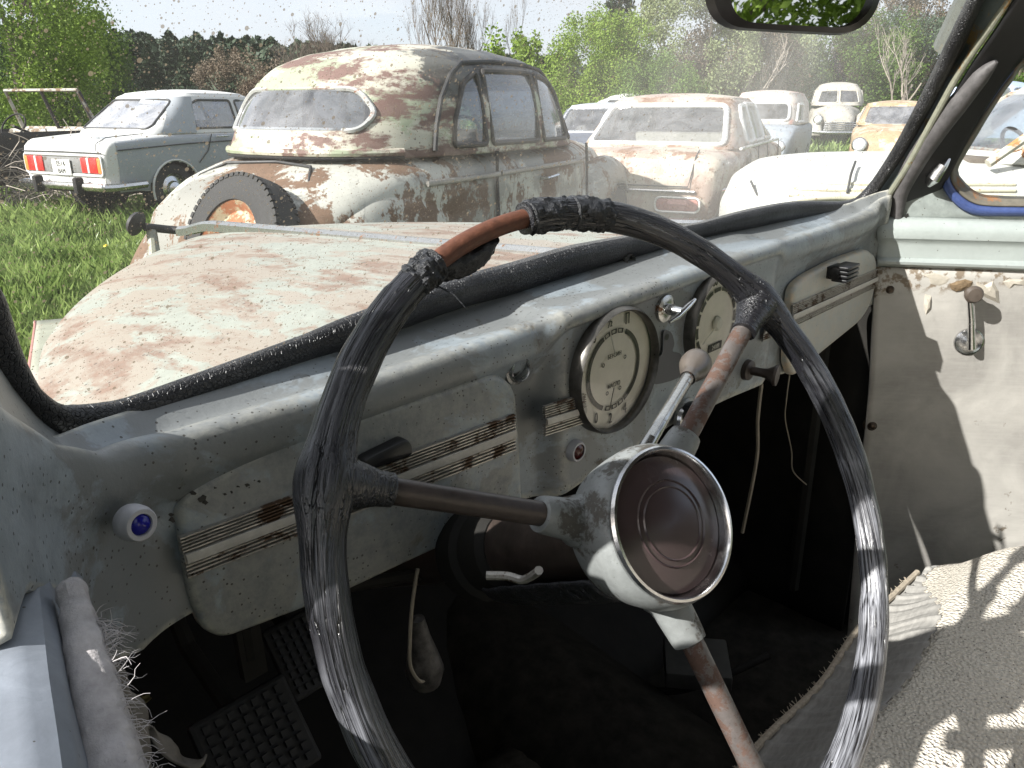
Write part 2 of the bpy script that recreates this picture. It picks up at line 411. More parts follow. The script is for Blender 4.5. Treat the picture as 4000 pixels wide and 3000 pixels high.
# chipped spots on the left lid and roll
m_chip=plain('dark chipped metal',(.035,.032,.028),.7,var=.4,scale=200)
rc_=random.Random(4)
for (x,y,s) in [(790,1948,16),(800,1962,10),(752,1925,11),(878,1930,6),(905,1922,5),(930,1900,6),(700,1905,6),(965,1895,8),(1012,1880,5),(840,1905,5),(1240,1840,5),(668,2010,9),(672,2030,12)]:
    P=[C(x+s*rc_.uniform(.5,1.2)*math.cos(t)*1.2,y+s*rc_.uniform(.4,1.1)*math.sin(t),f=.4388) for t in [2*math.pi*k/9 for k in range(9)]]
    CB().prism(P,(0,-.0005,0)).build('paint_chip',m_chip,lidL,smooth=False)
# ribbed trims
def ribtrim(r0,r1,ut0,ut1,f,parent,h0=.033,h1=.033,ends=True):
    def prof():
        P=[]; 
        n=5
        for k in range(n):  # upper ribs
            a=k/n*.38; P+=[(a+.01,.0006),(a+.02,.0042),(a+.05,.0042),(a+.062,.0006)]
        P+=[(.385,.001),(.40,.005),(.62,.005),(.635,.001)]
        for k in range(4):
            a=.645+k/4*.355; P+=[(a+.01,.0006),(a+.022,.0042),(a+.058,.0042),(a+.07,.0006)]
        return P
    P=prof(); n=60
    def fn(a,b):
        i=int(round(b*(len(P)-1))); t,o=P[i]; r=lerp(r0,r1,a); ut=lerp(ut0,ut1,a); hh=lerp(h0,h1,a)
        jit=.0004*mnoise.noise(Vector((r*90,i*.4,1)))
        return Vector((r,f-o-jit,ut-hh*t))
    mb=CB().grid(fn,n,len(P)-1); mb.build('trim_strip',m_rib,parent,smooth=False)
    c=CB()
    def fc(a,b):
        r=lerp(r0+.001,r1-.001,a); ut=lerp(ut0,ut1,a); hh=lerp(h0,h1,a); y=[0,.0055,.0062,.0055,0][int(round(b*4))]; tt=[.395,.402,.51,.618,.625][int(round(b*4))]
        return Vector((r,f-y-.0003,ut-hh*tt))
    c.grid(fc,n,4).build('trim_band',m_cream,parent)
ribtrim(.138,.431,-.254,-.2665,.440,lidL,.031,.036)
ribtrim(.950,1.236,-.279,-.2815,.440,lidR,.034,.031)
ribtrim(.463,.520,-.268,-.273,.4345,car,.030,.031)
ribtrim(.864,.925,-.276,-.278,.4345,car,.032,.032)
# lid handles
hl=C(1420,1770,f=.435); 
P=[C(x*kx,y*kx,f=.438) for x,y in [(770,985),(862,940),(876,952),(876,975),(862,982),(775,1012)]]
hb=CB(); hb.prism(roundpoly(P,.004,3),(0,-.010,0),.003,2)
hb.build('lid_handle',m_blackp,lidL)
hr=CB(); c0=C(1818*kx,588*kx,f=.425)
for k in range(4): hr.box(c0+Vector((.004,-.004,.0085-.0058*k)),(.040,.022,.0046),bev=.0014)
hr.box(c0+Vector((0,.006,0)),(.034,.02,.018),bev=.003)
hr.build('lid_handle',m_blackp,lidR)
# ---- gauges
m_face=plain('aged cream dial',(.72,.68,.60),.45,var=.12,scale=35,bump=.05)
m_ink=plain('dial ink',(.035,.03,.028),.5,var=.2)
m_needle=plain('needle paint',(.6,.58,.52),.4)
RX,UZ,NF=Vector((1,0,0)),Vector((0,0,1)),Vector((0,-1,0))
def ringarc(mb,c,r0,r1,a0,a1,off=.0012,n=40,step=1):
    """annular arc on a dial, angles clockwise from top in degrees"""
    def fn(a,b):
        t=R_(lerp(a0,a1,a)); rr=lerp(r0,r1,b); return c+RX*math.sin(t)*rr+UZ*math.cos(t)*rr+NF*off
    mb.grid(fn,max(2,int(n*abs(a1-a0)/360)+1),1)
def gauge(name,c,R,label=None):
    g=empty(name); g.parent=car; g.location=c-BASE
    class GB(MB): pass
    z=Vector((0,0,0))
    f=MB().lathe([(0,.0),(R*.5,.0),(R*.99,.0)],z,NF,48).build('dial_face',m_face,g)
    MB().lathe([(R*.965,.003),(R*.97,.009),(R*1.0,.0115),(R*1.035,.008),(R*1.045,.0),(R*1.045,-.01)],z,NF,56).build('bezel',m_dashbez,g)
    gl=MB().lathe([(0,.0090),(R*.5,.0086),(R*.955,.0066)],z,NF,40).build('dial_glass',m_gglass,g)
    return g
m_dashbez=plain('worn dark bezel',(.10,.095,.085),.35,.6,var=.5,scale=80)
m_gglass=glassmat('dial glass',.04,0,dots=0,dustcol=(.6,.55,.45))
R1=.0615
c1=C(2395,1443,f=.4345)
g1=gauge('fuel_and_oil_gauge',c1,R1)
mk=MB(); z=Vector((0,0,0)); rA,rB=R1*.60,R1*.68
ringarc(mk,z,rA,rB,25,155,.0012,60); ringarc(mk,z,rA,rB,205,335,.0012,60)
for a0 in (-24,-9,6): 
    ringarc(mk,z,rA+.0002,rB,a0+1,a0+3,.0012); ringarc(mk,z,rA,rA+.001,a0+1,a0+12,.0012); ringarc(mk,z,rB-.001,rB,a0+1,a0+12,.0012); ringarc(mk,z,rA,rB,a0+10,a0+13,.0012)
    ringarc(mk,z,rA,rB,180+a0+1,180+a0+3,.0012); ringarc(mk,z,rA,rA+.001,180+a0+1,180+a0+12,.0012); ringarc(mk,z,rB-.001,rB,180+a0+1,180+a0+12,.0012); ringarc(mk,z,rA,rB,180+a0+10,180+a0+13,.0012)
def dt(mb,c,s,size,ang,rr,sx=.62,rot=0.,bold=.0004):
    t=R_(ang); addtext(mb,s,size,c+RX*math.sin(t)*rr+UZ*math.cos(t)*rr+NF*.0013,RX,UZ,sx,bold)
for s,a in (('0',-38),('½',-9),('П',22)): dt(mk,z,s,.016,a,R1*.83)
for s,a in (('0',212),('2',185),('4',158)): dt(mk,z,s,.016,a,R1*.83)
addtext(mk,'БЕНЗИН',.0062,z+UZ*.015+NF*.0013,RX,UZ,.85,.00015)
addtext(mk,'МАСЛО',.0062,z-UZ*.016+NF*.0013,RX,UZ,.85,.00015)
for dx in (-.017,.017):
    for dz in (.009,-.022): mk.lathe([(.0012,.0012),(.0022,.0013)],Vector((dx*(1 if dz>0 else .6),0,dz)),NF,12)
mk.lathe([(0,.0022),(.0045,.0018),(.0045,.001)],Vector((0,0,.022)),NF,14,ang=math.pi,ref=(1,0,0)) if False else None
mk.build('dial_markings',m_ink,g1,smooth=False)
nd=MB(); nd.box(Vector((-.0050,-.0035,.027)),(.0011,.0006,.022),ax=((math.cos(.35),0,math.sin(.35)),(0,1,0),(-math.sin(.35),0,math.cos(.35))))
nd.build('needle',m_needle,g1); nd=MB(); nd.box(Vector((-.0055,-.0035,-.028)),(.0007,.0006,.022),ax=((math.cos(-.28),0,math.sin(-.28)),(0,1,0),(-math.sin(-.28),0,math.cos(-.28))))
nd.build('needle',m_ink,g1)
R2=.0600
c2=C(2795,1262,f=.4345)
g2=gauge('speedometer',c2,R2)
mk=MB()
for k in range(12): ringarc(mk,z,R2*.62,R2*.70,-128+k*23,-128+k*23+19,.0012)
dt(mk,z,'20',.0150,-80,R2*.80); dt(mk,z,'40',.0150,-46,R2*.84)
for s,a in (('60',-10),('80',28),('100',70)): dt(mk,z,s,.0165,a,R2*.85)
mk.box(Vector((0,-.0014,-.028)),(.028,.0008,.009))
mk.build('dial_markings',m_ink,g2,smooth=False)
od=MB(); addtext(od,'24189',.0078,Vector((0,-.0022,-.028)),RX,UZ,.8,.0002); od.build('odometer_digits',m_needle,g2,smooth=False)
nd=MB().lathe([(0,.006),(.006,.0055),(.0085,.003),(.0085,.001)],z,NF,24); nd.box(Vector((-.016,-.004,-.009)),(.034,.0008,.0014),ax=((math.cos(.5),0,math.sin(.5)),(0,1,0),(-math.sin(.5),0,math.cos(.5))))
nd.build('needle',m_needle,g2)
# ---- switches
def knobat(name,p,prof,mat,ax=NF,n=28,parent=None):
    return CB().lathe(prof,p,ax,n).build(name,mat,parent or car)
# turn indicator knob with blue lens, on the left end
pk=C(505,2035,f=.413); axk=Vector((.20,-.93,.1)).normalized()
kb=knobat('round_knob',pk,[(.0,0),(.0096,0),(.0102,.003),(.0102,.008),(.0096,.009),(.0094,.0115),(.0086,.0125),(.0062,.0125),(.0058,.0112)],m_knob,axk,40)
kb['label']='pale grey round knob with a blue lens'
m_blue=plain('deep blue lens',(.012,.012,.22),.08,var=.2,scale=200)
CB().lathe([(0,.0138),(.003,.0134),(.0050,.0122),(.0059,.0108)],pk,axk,28).build('blue_lens',m_blue,kb)
# socket ring
pr=C(2020,1440,f=.446)
sk=knobat('lamp_socket',pr,[(.0,-.004),(.009,-.004),(.0095,.004),(.0105,.006),(.0115,.005),(.012,.002),(.0145,.001),(.015,-.004)],m_chrust,NF)
CB().lathe([(0,-.001),(.005,.0),(.0085,-.003)],pr,NF,20).build('bulb_holder',m_blackp,sk)
# red warning lamp
pr=C(2248,1760,f=.4345)
wl=knobat('warning_lamp',pr,[(.0078,.005),(.0095,.005),(.0108,.002),(.0112,-.004)],m_knob,NF)
m_red=plain('dark red lens',(.055,.008,.008),.12,var=.2,scale=200)
CB().lathe([(0,.0068),(.0045,.0062),(.0078,.0038)],pr,NF,24).build('red_lens',m_red,wl)
# wing-shaped turn switch
pr=C(2598,1205,f=.4345)
tk=knobat('wing_switch',pr,[(.0,.004),(.006,.004),(.011,.0035),(.0145,.002),(.015,-.003)],m_chrust,NF)
wb=CB(); wb.lathe([(0,.022),(.0045,.021),(.0055,.012),(.006,.003)],pr,NF,16)
wb.tube([pr+Vector((-.021,-.020,-.006)),pr+Vector((-.008,-.021,-.003)),pr+Vector((.008,-.021,.003)),pr+Vector((.024,-.020,.008))],[.0018,.0032,.0034,.0018],10,flat=.9)
wb.build('wing_handle',m_chrome,tk)
# screw hole & flaking primer patch beside it
pr=C(2600,1315,f=.4345)
m_prim=plain('bare dark primer',(.085,.085,.09),.6,var=.2,scale=60)
P=[C(x,y,f=.4345) for x,y in [(2590,1292),(2618,1298),(2630,1340),(2624,1372),(2650,1378),(2662,1400),(2665,1450),(2640,1478),(2560,1500),(2548,1480),(2556,1405),(2580,1385),(2586,1350)]]
CB().prism([p+Vector((0,-.0006,0)) for p in smoothpoly(P,3)],(0,-.0007,0)).build('bare_primer_patch',m_prim,smooth=False)
CB().lathe([(0,.0018),(.0035,.0019)],pr,NF,16).build('screw_hole',m_blackp,smooth=False)
# ignition switch : ring, black knob
pr=C(2680,1620,f=.4345)
ig=knobat('ignition_switch',pr,[(.012,.004),(.016,.004),(.020,.001),(.021,-.003)],m_dash,NF)
CB().lathe([(.0,.007),(.012,.007),(.016,.005),(.0175,.001)],C(2665,1640,f=.43),Vector((.15,-1,.05)),30).build('switch_ring',m_chrome,ig)
CB().box(C(2710,1610,f=.418),(.020,.022,.022),bev=.006).build('switch_knob',m_blackp,ig)
# choke pull knob
pr=C(2920,1445,f=.4345); ax=Vector((.22,-.95,-.03))
pb=knobat('pull_knob',pr,[(0,.006),(.0085,.006),(.0125,.004),(.0135,-.002)],m_brown,NF)
CB().lathe([(.0055,.004),(.0055,.018),(.0065,.024),(.0115,.032),(.0135,.034),(.0130,.037),(0,.039)],pr,ax,24).build('knob_head',m_brown,pb)
# ---- steering wheel (local frame, z towards the driver)
wc=Vector((.343,.2288,-.2520)); wn=Vector((-.1166,-.8454,.5214)).normalized()
wx=Vector((0,0,1)).cross(wn).normalized(); wy=wn.cross(wx)
Mw=Matrix(((wx[0],wy[0],wn[0],wc[0]-BASE[0]),(wx[1],wy[1],wn[1],wc[1]-BASE[1]),(wx[2],wy[2],wn[2],wc[2]-BASE[2]),(0,0,0,1)))
sw=empty('steering_wheel'); sw.parent=car; sw.matrix_local=Mw
RW=.205
def Wp(x,y,off=0.):
    d=rc(x,y); t=(wc+wn*off).dot(wn)/d.dot(wn); p=d*t-wc; return Vector((p.dot(wx),p.dot(wy),off))
def wang(x,y): p=Wp(x,y); return math.atan2(p[1],p[0])
def mat_rim():
    m,nt=newmat('weathered rim with painted light'); q=N(nt); c=q.n('ShaderNodeTexCoord').outputs['Object']
    s=q.n('ShaderNodeSeparateXYZ',ins={0:c}); th=q.math('ARCTAN2',s.outputs[1],s.outputs[0])
    rr=q.math('SQRT',q.math('ADD',q.math('MULTIPLY',s.outputs[0],s.outputs[0]),q.math('MULTIPLY',s.outputs[1],s.outputs[1])))
    sn,cs=q.math('SINE',th),q.math('COSINE',th)
    def vec(k,kt,ka=1.):
        x=q.n('ShaderNodeCombineXYZ',ins={0:q.math('ADD',q.math('MULTIPLY',rr,k),q.math('MULTIPLY',sn,kt)),1:q.math('ADD',q.math('MULTIPLY',s.outputs[2],k),q.math('MULTIPLY',cs,kt)),2:q.math('MULTIPLY',cs,kt)}); return x.outputs[0]
    n1=q.noise(vec(330,2.2),1,2,.45,.5); n2=q.noise(vec(620,6.),1,4,.6); n3=q.noise(c,16,4)
    crack=q.ramp(q.math('ABSOLUTE',q.math('SUBTRACT',n1,.5)),.0,.028)
    fine=q.ramp(q.math('ADD',n2,q.math('MULTIPLY',n3,.35)),.55,.85)
    grey=q.ramp(q.math('ADD',q.math('MULTIPLY',q.math('ADD',q.math('MULTIPLY',q.math('ABSOLUTE',s.outputs[0]),.45),q.math('MULTIPLY',s.outputs[1],-1.9)),1.3),n3),.48,1.0)  # lower part greyed in colour to stand for sky light on the rim
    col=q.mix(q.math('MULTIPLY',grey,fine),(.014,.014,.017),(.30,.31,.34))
    col=q.mix(crack,(.004,.004,.004),col)
    h=q.math('ADD',crack,q.math('MULTIPLY',n2,.5))
    q.pbr(col,q.ramp(n2,.3,.7,.28,.5),0,q.bump(h,.9,.0028),Coat_Weight=0) if False else q.pbr(col,q.ramp(n2,.3,.7,.18,.42),0,q.bump(h,.75,.0024),.75)
    return m
m_rim=mat_rim()
aG0=wang(868*kx,592*kx); aG1=wang(1132*kx,474*kx)   # bare gap, angles (counter clockwise from wx)
a_sp=[wang(1350,1890),wang(2955,1190),wang(2960,3010)]
def rimpt(a,rad=RW,z=0.): return Vector((math.cos(a)*rad,math.sin(a)*rad,z))
def adiff(a,b):
    d=(a-b+math.pi)%(2*math.pi)-math.pi; return d
lo,hi=(aG0,aG1-2*math.pi) if aG0<aG1 else (aG0-0,aG1)
# rim runs from aG0 counter clockwise (left, bottom, right) to aG1
start=aG0; end=aG1
while end<start: end+=2*math.pi
if end-start<math.pi: start,end=aG1,aG0+2*math.pi
nR=260; path=[];rad=[]
for i in range(nR+1):
    a=lerp(start,end,i/nR); w=.0100+.0010*math.sin(a*5+1)*.5+.0006*mnoise.noise(Vector((a*9,0,0)))
    if math.cos(a)<-.55: w+=.0006
    for s in a_sp: w+=.0042*math.exp(-(adiff(a,s)*RW/.019)**2)
    path.append(rimpt(a,RW+.0005*mnoise.noise(Vector((a*12,3,0))))); rad.append(w)
def rprof(an,i):
    g=0
    for k,(ph,am) in enumerate(((.6,.10),(2.2,.08),(3.3,.07),(4.6,.12),(5.5,.06))):
        ph2=ph+.35*math.sin(i*.045+k*2); g-=am*math.exp(-((an-ph2+math.pi)%(2*math.pi)-math.pi)**2/.012)*(.55+.45*math.sin(i*.06+k))
    return 1+g+.02*math.sin(3*an+i*.05)
MB().tube(path,rad,52,prof=rprof).build('rim',m_rim,sw)
# bare rusty core across the gap
ga=[lerp(end-2*math.pi if end-2*math.pi<start else end,start,i/24) for i in range(25)]
g0,g1_=start,end-2*math.pi
gp=[rimpt(lerp(g0+.06,g1_-.06,i/30)) for i in range(31)]
m_core=plain('bare rusty steel core',(.13,.05,.028),.65,var=.35,scale=220,bump=.5,metal=.1)
MB().tube(gp,.0060,16).build('steel_core',m_core,sw)
# torn wrap sleeve right of the gap, and a hanging shred below its left end
m_shred=plain('torn black tape',(.02,.021,.024),.35,var=.9,scale=160,bump=1.,bd=.003)
def crumbly(name,a0,a1,r,amp,zo=0,parent=sw,dr=0.):
    n=50
    P=[rimpt(lerp(a0,a1,i/n),RW+dr,zo) for i in range(n+1)]
    def pf(an,i):
        return 1+amp*mnoise.fractal(Vector((i*.09,math.cos(an)*2.6+zo*50,math.sin(an)*2.6)),1.,2.,4)
    return MB().tube(P,[r*(.75+.25*min(1,min(i,n-i)/4)) for i in range(n+1)],36,prof=pf).build(name,m_shred,parent,angle=20)
aw0=wang(1130*kx,470*kx); aw1=wang(1225*kx,462*kx); aw2=wang(1318*kx,475*kx)
crumbly('torn_wrap',aw0,aw1,.0106,.20); crumbly('torn_wrap',aw1,aw2,.0110,.16)
crumbly('torn_wrap',wang(935*kx,560*kx),wang(865*kx,600*kx),.0100,.25)
# hanging flap
fl=[]
A=[(878,618),(935,570),(1000,538),(1068,512),(1072,512)]; B=[(892,640),(935,612),(985,606),(1040,580),(1058,556)]
As=smoothpoly([Wp(a*kx,b*kx,-.004) for a,b in A],6,False); Bs=smoothpoly([Wp(a*kx,b*kx,-.012) for a,b in B],6,False)
def flap(a,b):
    i=a*(len(As)-1); k=int(min(i,len(As)-2)); p=As[k].lerp(As[k+1],i-k); q_=Bs[k].lerp(Bs[k+1],i-k)
    w=p.lerp(q_,b); return w+Vector((0,0,1))*(.006*math.sin(b*3.1)+.0025*mnoise.noise(w*160))+Vector((0,-1,0))*(.0016*mnoise.noise(w*420)*(b>.9 or a>.9))
MB().grid(flap,40,14).build('tape_shred',m_shred,sw,solid=.0012)
# loose hair-thin strands
st=MB()
for (x0,y0,x1,y1) in [(945,618,1012,672),(870,600,925,560),(1310,445,1345,452),(1180,452,1215,440),(900,585,905,555)]:
    p=Wp(x0*kx,y0*kx,.004); r_=Wp(x1*kx,y1*kx,.006); m_=(p+r_)/2+Vector((0,.002,.002)); MB().tube([p,m_,r_],[.0006,.0005,.0002],5).build('loose_strand',m_shred,sw)
# hub
hubz=.0
def hr_(prof): return MB().lathe(prof,Vector((0,0,0)),Vector((0,0,1)),64)
m_hub=paint('hub paint',(.25,.265,.26),rust=(.07,.065,.055),amount=.49,scale=30,rough=.38,speck=.4,speck_scale=260,grime=.25,bump=.4,bd=.001)
hub=hr_([(.0,-.046),(.026,-.046),(.036,-.039),(.0445,-.026),(.0480,-.012),(.0500,.000),(.0498,.006),(.0482,.0115),(.0468,.0140),(.0458,.0145)]).build('hub',m_hub,sw)
hr_([(.0460,.0140),(.0464,.0170),(.0453,.0190),(.0438,.0193),(.0428,.0180),(.0424,.0150),(.0410,.0105)]).build('chrome_ring',m_chrome,sw)
hr_([(.0412,.0100),(.0405,.0118),(.034,.0138),(.0262,.0152),(.0256,.0162),(.0248,.0153),(.0222,.0158),(.0216,.0168),(.0208,.0160),(.012,.0172),(0,.0176)]).build('horn_button',m_bak,sw)
# spokes with sleeves
m_spk=[m_brown,paint('rusty spoke',(.17,.15,.14),rust=(.10,.06,.045),amount=.52,scale=60,rough=.4,metal=.3,speck=.5,speck_scale=350,bd=.0006),None]; m_spk[2]=m_spk[1]
for a,mt in zip(a_sp,m_spk):
    d=Vector((math.cos(a),math.sin(a),0)); p0=d*.040+Vector((0,0,-.016)); p1=d*.080+Vector((0,0,-.010)); p2=d*(RW-.008)
    MB().tube([p0,p1,d*.14+Vector((0,0,-.005)),p2],[.0078,.0072,.0070,.0072],20).build('spoke',mt,sw)
    MB().tube([d*.036+Vector((0,0,-.020)),d*.046+Vector((0,0,-.017)),d*.050+Vector((0,0,-.0165)),d*.054+Vector((0,0,-.0158)),d*.072+Vector((0,0,-.0125)),d*.0755+Vector((0,0,-.012)),d*.076+Vector((0,0,-.012))],[.0165,.0160,.0135,.0125,.0112,.0105,.0078],24).build('spoke_sleeve',m_hub,sw)
    MB().tube([d*(RW-.034),d*(RW-.026),d*(RW-.016),d*(RW-.004)],[.0088,.0092,.0120,.0150],20).build('spoke_boss',m_rim,sw)
# ---- column, stalk lever
colend=wc-wn*.62+Vector((0,0,0))
co=CB(); co.tube([wc-wn*.045,wc-wn*.06,wc-wn*.17,wc-wn*.172,wc-wn*.6],[.026,.0295,.0295,.024,.022],28); co.build('steering_column',m_brown)
cu=CB(); cu.tube([wc-wn*.165,wc-wn*.17,wc-wn*.20,wc-wn*.205,wc-wn*.23,wc-wn*.235],[.031,.036,.036,.041,.041,.03],28); cu.build('column_clamp',m_dark)
cl=wc-wn*.09+Vector((.0,0,-.040)); cover=CB()
def cov(a,b):
    t=lerp(-.02,.12,a); an=lerp(R_(200),R_(340),b); rr=.040+.003*mnoise.noise(Vector((a*6,b*6,1)))
    return wc-wn*(.05+t)+wx*math.cos(an)*rr+wy*math.sin(an)*rr*.9-wy*.006
CB().grid(cov,30,24).build('torn_column_cover',m_shred,solid=.002)
cb=[C(1980,2250,f=.30),C(2040,2265,f=.29),C(2085,2245,f=.28),C(2105,2228,f=.27)]
CB().tube(smoothpoly([C(1900,2248,f=.31)]+cb,5,False),.0028,8).build('column_cable',m_rib)
lv0=C(2440,1780,f=.27); lv1=C(2545,1715,f=.285)
pA=C(2540,1720,f=.285); pB=C(2690,1470,f=.335)
gl=empty('gear_lever'); gl.parent=car; gl.location=pA-BASE
class GL(MB):
    def build(s,name,mat,parent=gl,**k):
        s.v=[tuple(Vector(p)-pA) for p in s.v]; return MB.build(s,name,mat,parent,**k)
GL().tube([wc-wn*.07+wx*.02,pA.lerp(wc-wn*.07,.3),pA,pA.lerp(pB,.5),pB],[.0055,.0055,.0052,.0050,.0058],16).build('lever_shaft',m_chrust)
ax=(pB-pA).normalized()
GL().lathe([(.0068,-.006),(.0075,.0),(.0072,.004),(.0078,.008),(.0118,.018),(.0142,.028),(.0135,.037),(.008,.044),(0,.0462)],pB,ax,28).build('lever_knob',plain('worn brown knob',(.10,.085,.072),.35,var=.25,scale=60))
# ---- rear-view mirror
mc=C(3110,-70,f=.25); 
mn=(Vector((-.14,-.985,.03)).normalized()-mc.normalized()).normalized()
view=-mc.normalized()
def reflect_dir(n): d=mc.normalized(); return d-2*d.dot(n)*n
mx=Vector((0,0,1)).cross(mn).normalized(); my=mn.cross(mx)
mir=empty('rear_view_mirror'); mir.parent=car; mir.location=mc-BASE
MBM=MB()
def mpl(x,y,off=0.):
    d=rc(x,y); t=(mc+mn*off).dot(mn)/d.dot(mn); return d*t-mc
corn=[mpl(2742,-300),mpl(2750,20),mpl(2860,128),mpl(3380,140),mpl(3470,30),mpl(3480,-300)]
outl=roundpoly([mpl(2744,-300),mpl(2752,110),mpl(3050,128),mpl(3400,146),mpl(3478,-300)],[.02,.035,.1,.035,.02],8)
inl=roundpoly([mpl(2822,-250),mpl(2826,85),mpl(3050,100),mpl(3360,114),mpl(3432,-250)],[.015,.024,.1,.028,.015],8)
m_mirfr=plain('black mirror housing',(.012,.010,.010),.4,var=.3)
def ringmesh(o,i,d):
    n=len(o); vs=[p for p in o]+[p+mn*d*.7+(q_-p)*.25 for p,q_ in zip(o,i)]+[p*1.0+mn*d for p in i]+[p+mn*(d-.006) for p in i]
    fs=[]
    for k in range(3):
        for j in range(n): fs.append((k*n+j,k*n+(j+1)%n,(k+1)*n+(j+1)%n,(k+1)*n+j))
    return vs,fs
v_,f_=ringmesh(outl,inl,.010); MBM.add(v_,f_); MBM.add([p for p in outl]+[p*.8-mn*.02 for p in outl],[(j,(j+1)%len(outl),len(outl)+(j+1)%len(outl),len(outl)+j) for j in range(len(outl))]+[tuple(len(outl)+j for j in range(len(outl)))])
MBM.build('mirror_housing',m_mirfr,mir)
mm,nt=newmat('silvered mirror'); q=N(nt); q.pbr((.82,.84,.82),.012,1.)
gi=[p*1.02+mn*.0045 for p in inl]
MB().add(gi,[tuple(range(len(gi)))]).build('mirror_glass',mm,mir,smooth=False,solid=.001)
MB().tube([Vector((0,.01,.02)),Vector((.01,.05,.10)),Vector((.03,.09,.17))],.006,10).build('mirror_stem',m_blackp,mir)
# ---- right windscreen pillar, flange, weatherstrip
def tl(u): return 1.262-.28*max(0,u+.19)
def Cr(x,y,dr=0.):
    d=rc(x,y); a,b=.1,4.
    for _ in range(40):
        m_=(a+b)/2
        if (d*m_)[0]>tl((d*m_)[2])+dr: b=m_
        else: a=m_
    return d*a
def ribbon(A,B,n=40,name='x',mat=None,curve=0.,solid=.0,dirv=Vector((0,-1,0)),parent=None):
    As=smoothpoly(A,8,False);Bs=smoothpoly(B,8,False)
    def at(S,t):
        i=t*(len(S)-1); k=int(min(i,len(S)-2)); return S[k].lerp(S[k+1],i-k)
    return CB().grid(lambda a,b: at(As,a).lerp(at(Bs,a),b)+dirv*curve*math.sin(math.pi*b),n,10).build(name,mat,parent,solid=solid)
so=[WS(*out[i])+Vector((0,.004,0)) for i in range(21,29)]
fl_px=[(3395,960),(3405,900),(3420,832),(3478,752),(3548,645),(3650,460),(3757,269),(3880,90),(3950,-20)]
flp=[Cr(x,y) for x,y in fl_px]
ribbon(so,flp,60,'windshield_pillar',paint('pillar paint',(.10,.125,.12),rust=(.16,.11,.04),amount=.45,scale=20,rough=.5,speck=.5,bd=.001),.006,.004)
m_och=paint('worn ochre edge',(.27,.275,.21),rust=(.18,.10,.03),amount=.47,scale=35,rough=.5,bd=.001)
CB().tube(smoothpoly(flp[:],6,False),.0048,10).build('pillar_flange',m_och)
wsx=[(3496,885),(3500,850),(3516,751),(3569,645),(3641,534),(3738,409),(3830,300),(3892,240)]
wsp_=[Cr(x,y,.012) for x,y in wsx]
wr=[.006,.010,.0125,.0145,.0150,.0145,.0115,.003]
CB().tube(smoothpoly(wsp_,6,False),[interp(i/6,list(range(8)),wr) for i in range(43)],14).build('weatherstrip',m_strip)
bA=[Cr(x,y,.004) for x,y in [(3405,1010),(3425,900),(3440,835),(3500,750),(3570,640),(3670,460),(3780,269),(3900,90),(3990,-60)]]
bB=[Cr(x,y,.05) for x,y in [(3470,1010),(3500,900),(3560,860),(3640,790),(3700,690),(3800,500),(3900,340),(4020,190),(4200,0)]]
ribbon(bA,bB,50,'door_gap_rubber',m_black,0,.004)
# lower hinge post, black gap between dashboard and door
CB().box(Vector((1.315,.47,-.62)),(.02,.16,.84)).build('hinge_post',m_black)
# left windscreen post and corner
lo_=[WS(*out[i])+Vector((0,.004,0)) for i in (0,1,2,3,4,5,6)]
lb=[Vector((.03,.27,.04)),Vector((.03,.28,.0)),Vector((.032,.29,-.035)),Vector((.035,.30,-.06)),Vector((.042,.33,-.10)),Vector((.060,.375,-.145)),Vector((.085,.412,-.175))]
m_lp=paint('left post paint',(.13,.14,.125),rust=(.12,.09,.05),amount=.42,scale=14,rough=.5,speck=.5,bd=.001)
ribbon(lo_,lb,50,'windshield_pillar',m_dash,-.004,.003)
CB().tube([wsp(.06,.05)+Vector((-.03,.0,0)),wsp(.10,.13)+Vector((-.03,0,0)),Vector((.14,.33,.225))],.03,10).build('windshield_pillar',m_lp)
CB().tube([Vector((1.23,.38,.03)),Vector((1.19,.335,.13)),Vector((1.15,.30,.225))],.026,10).build('windshield_pillar',m_lp)
# ---- roof, rear pillars, body sides, floor
m_head=plain('dark headlining',(.07,.06,.05),.9,var=.3)
m_body=paint('faded outer paint',(.325,.34,.29),rust=(.17,.115,.085),amount=.50,scale=7.5,rough=.5,stretch=(2.6,.8,1),rot=(0,0,.25),speck=.75,speck_scale=95,bd=.0015,grime=.2,second=(.27,.235,.19),sec_amt=.53,edge=.12)
def roof(a,b):
    r=lerp(.12,1.17,a); f=lerp(.315,-1.0,b); return Vector((r,f+.02*math.sin(math.pi*a),.225+.05*math.sin(math.pi*a)+.03*math.sin(math.pi*b)))
CB().grid(roof,20,20).build('roof',m_head,solid=.015)
for rr in (.03,1.25):
    sgn=1 if rr>.5 else -1
    CB().grid(lambda a,b: Vector((rr+sgn*.02*math.sin(math.pi*b)-sgn*.09*max(0,b-.5)*1.6,-.62-.12*a,lerp(-.95,.25,b))),4,16).build('door_post',m_head,solid=.04)
# rear quarter + parcel shelf
CB().grid(lambda a,b: Vector((lerp(.05,1.23,a),-1.25+.0*b,lerp(-.95,-.12,b))),6,6).build('rear_bulkhead',m_head,solid=.02)
for rr in (.02,1.26):
    CB().grid(lambda a,b: Vector((rr,lerp(-.62,-1.25,a),lerp(-.95,-.16,b))),6,6).build('rear_side_panel',m_head,solid=.02)
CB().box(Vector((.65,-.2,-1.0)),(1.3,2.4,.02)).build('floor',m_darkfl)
CB().grid(lambda a,b: Vector((lerp(-.0,1.3,a) if b<.8 else lerp(.12,1.22,a),(lerp(.62,1.02,sstep(0,.4,b)) if b<.8 else lerp(1.02,.60,(b-.8)/.2))+.02*mnoise.noise(Vector((a*9,b*5,0))),lerp(-1.0,-.35,b/.8) if b<.8 else lerp(-.35,-.262,(b-.8)/.2))),30,24).build('firewall',m_dark,solid=.01)
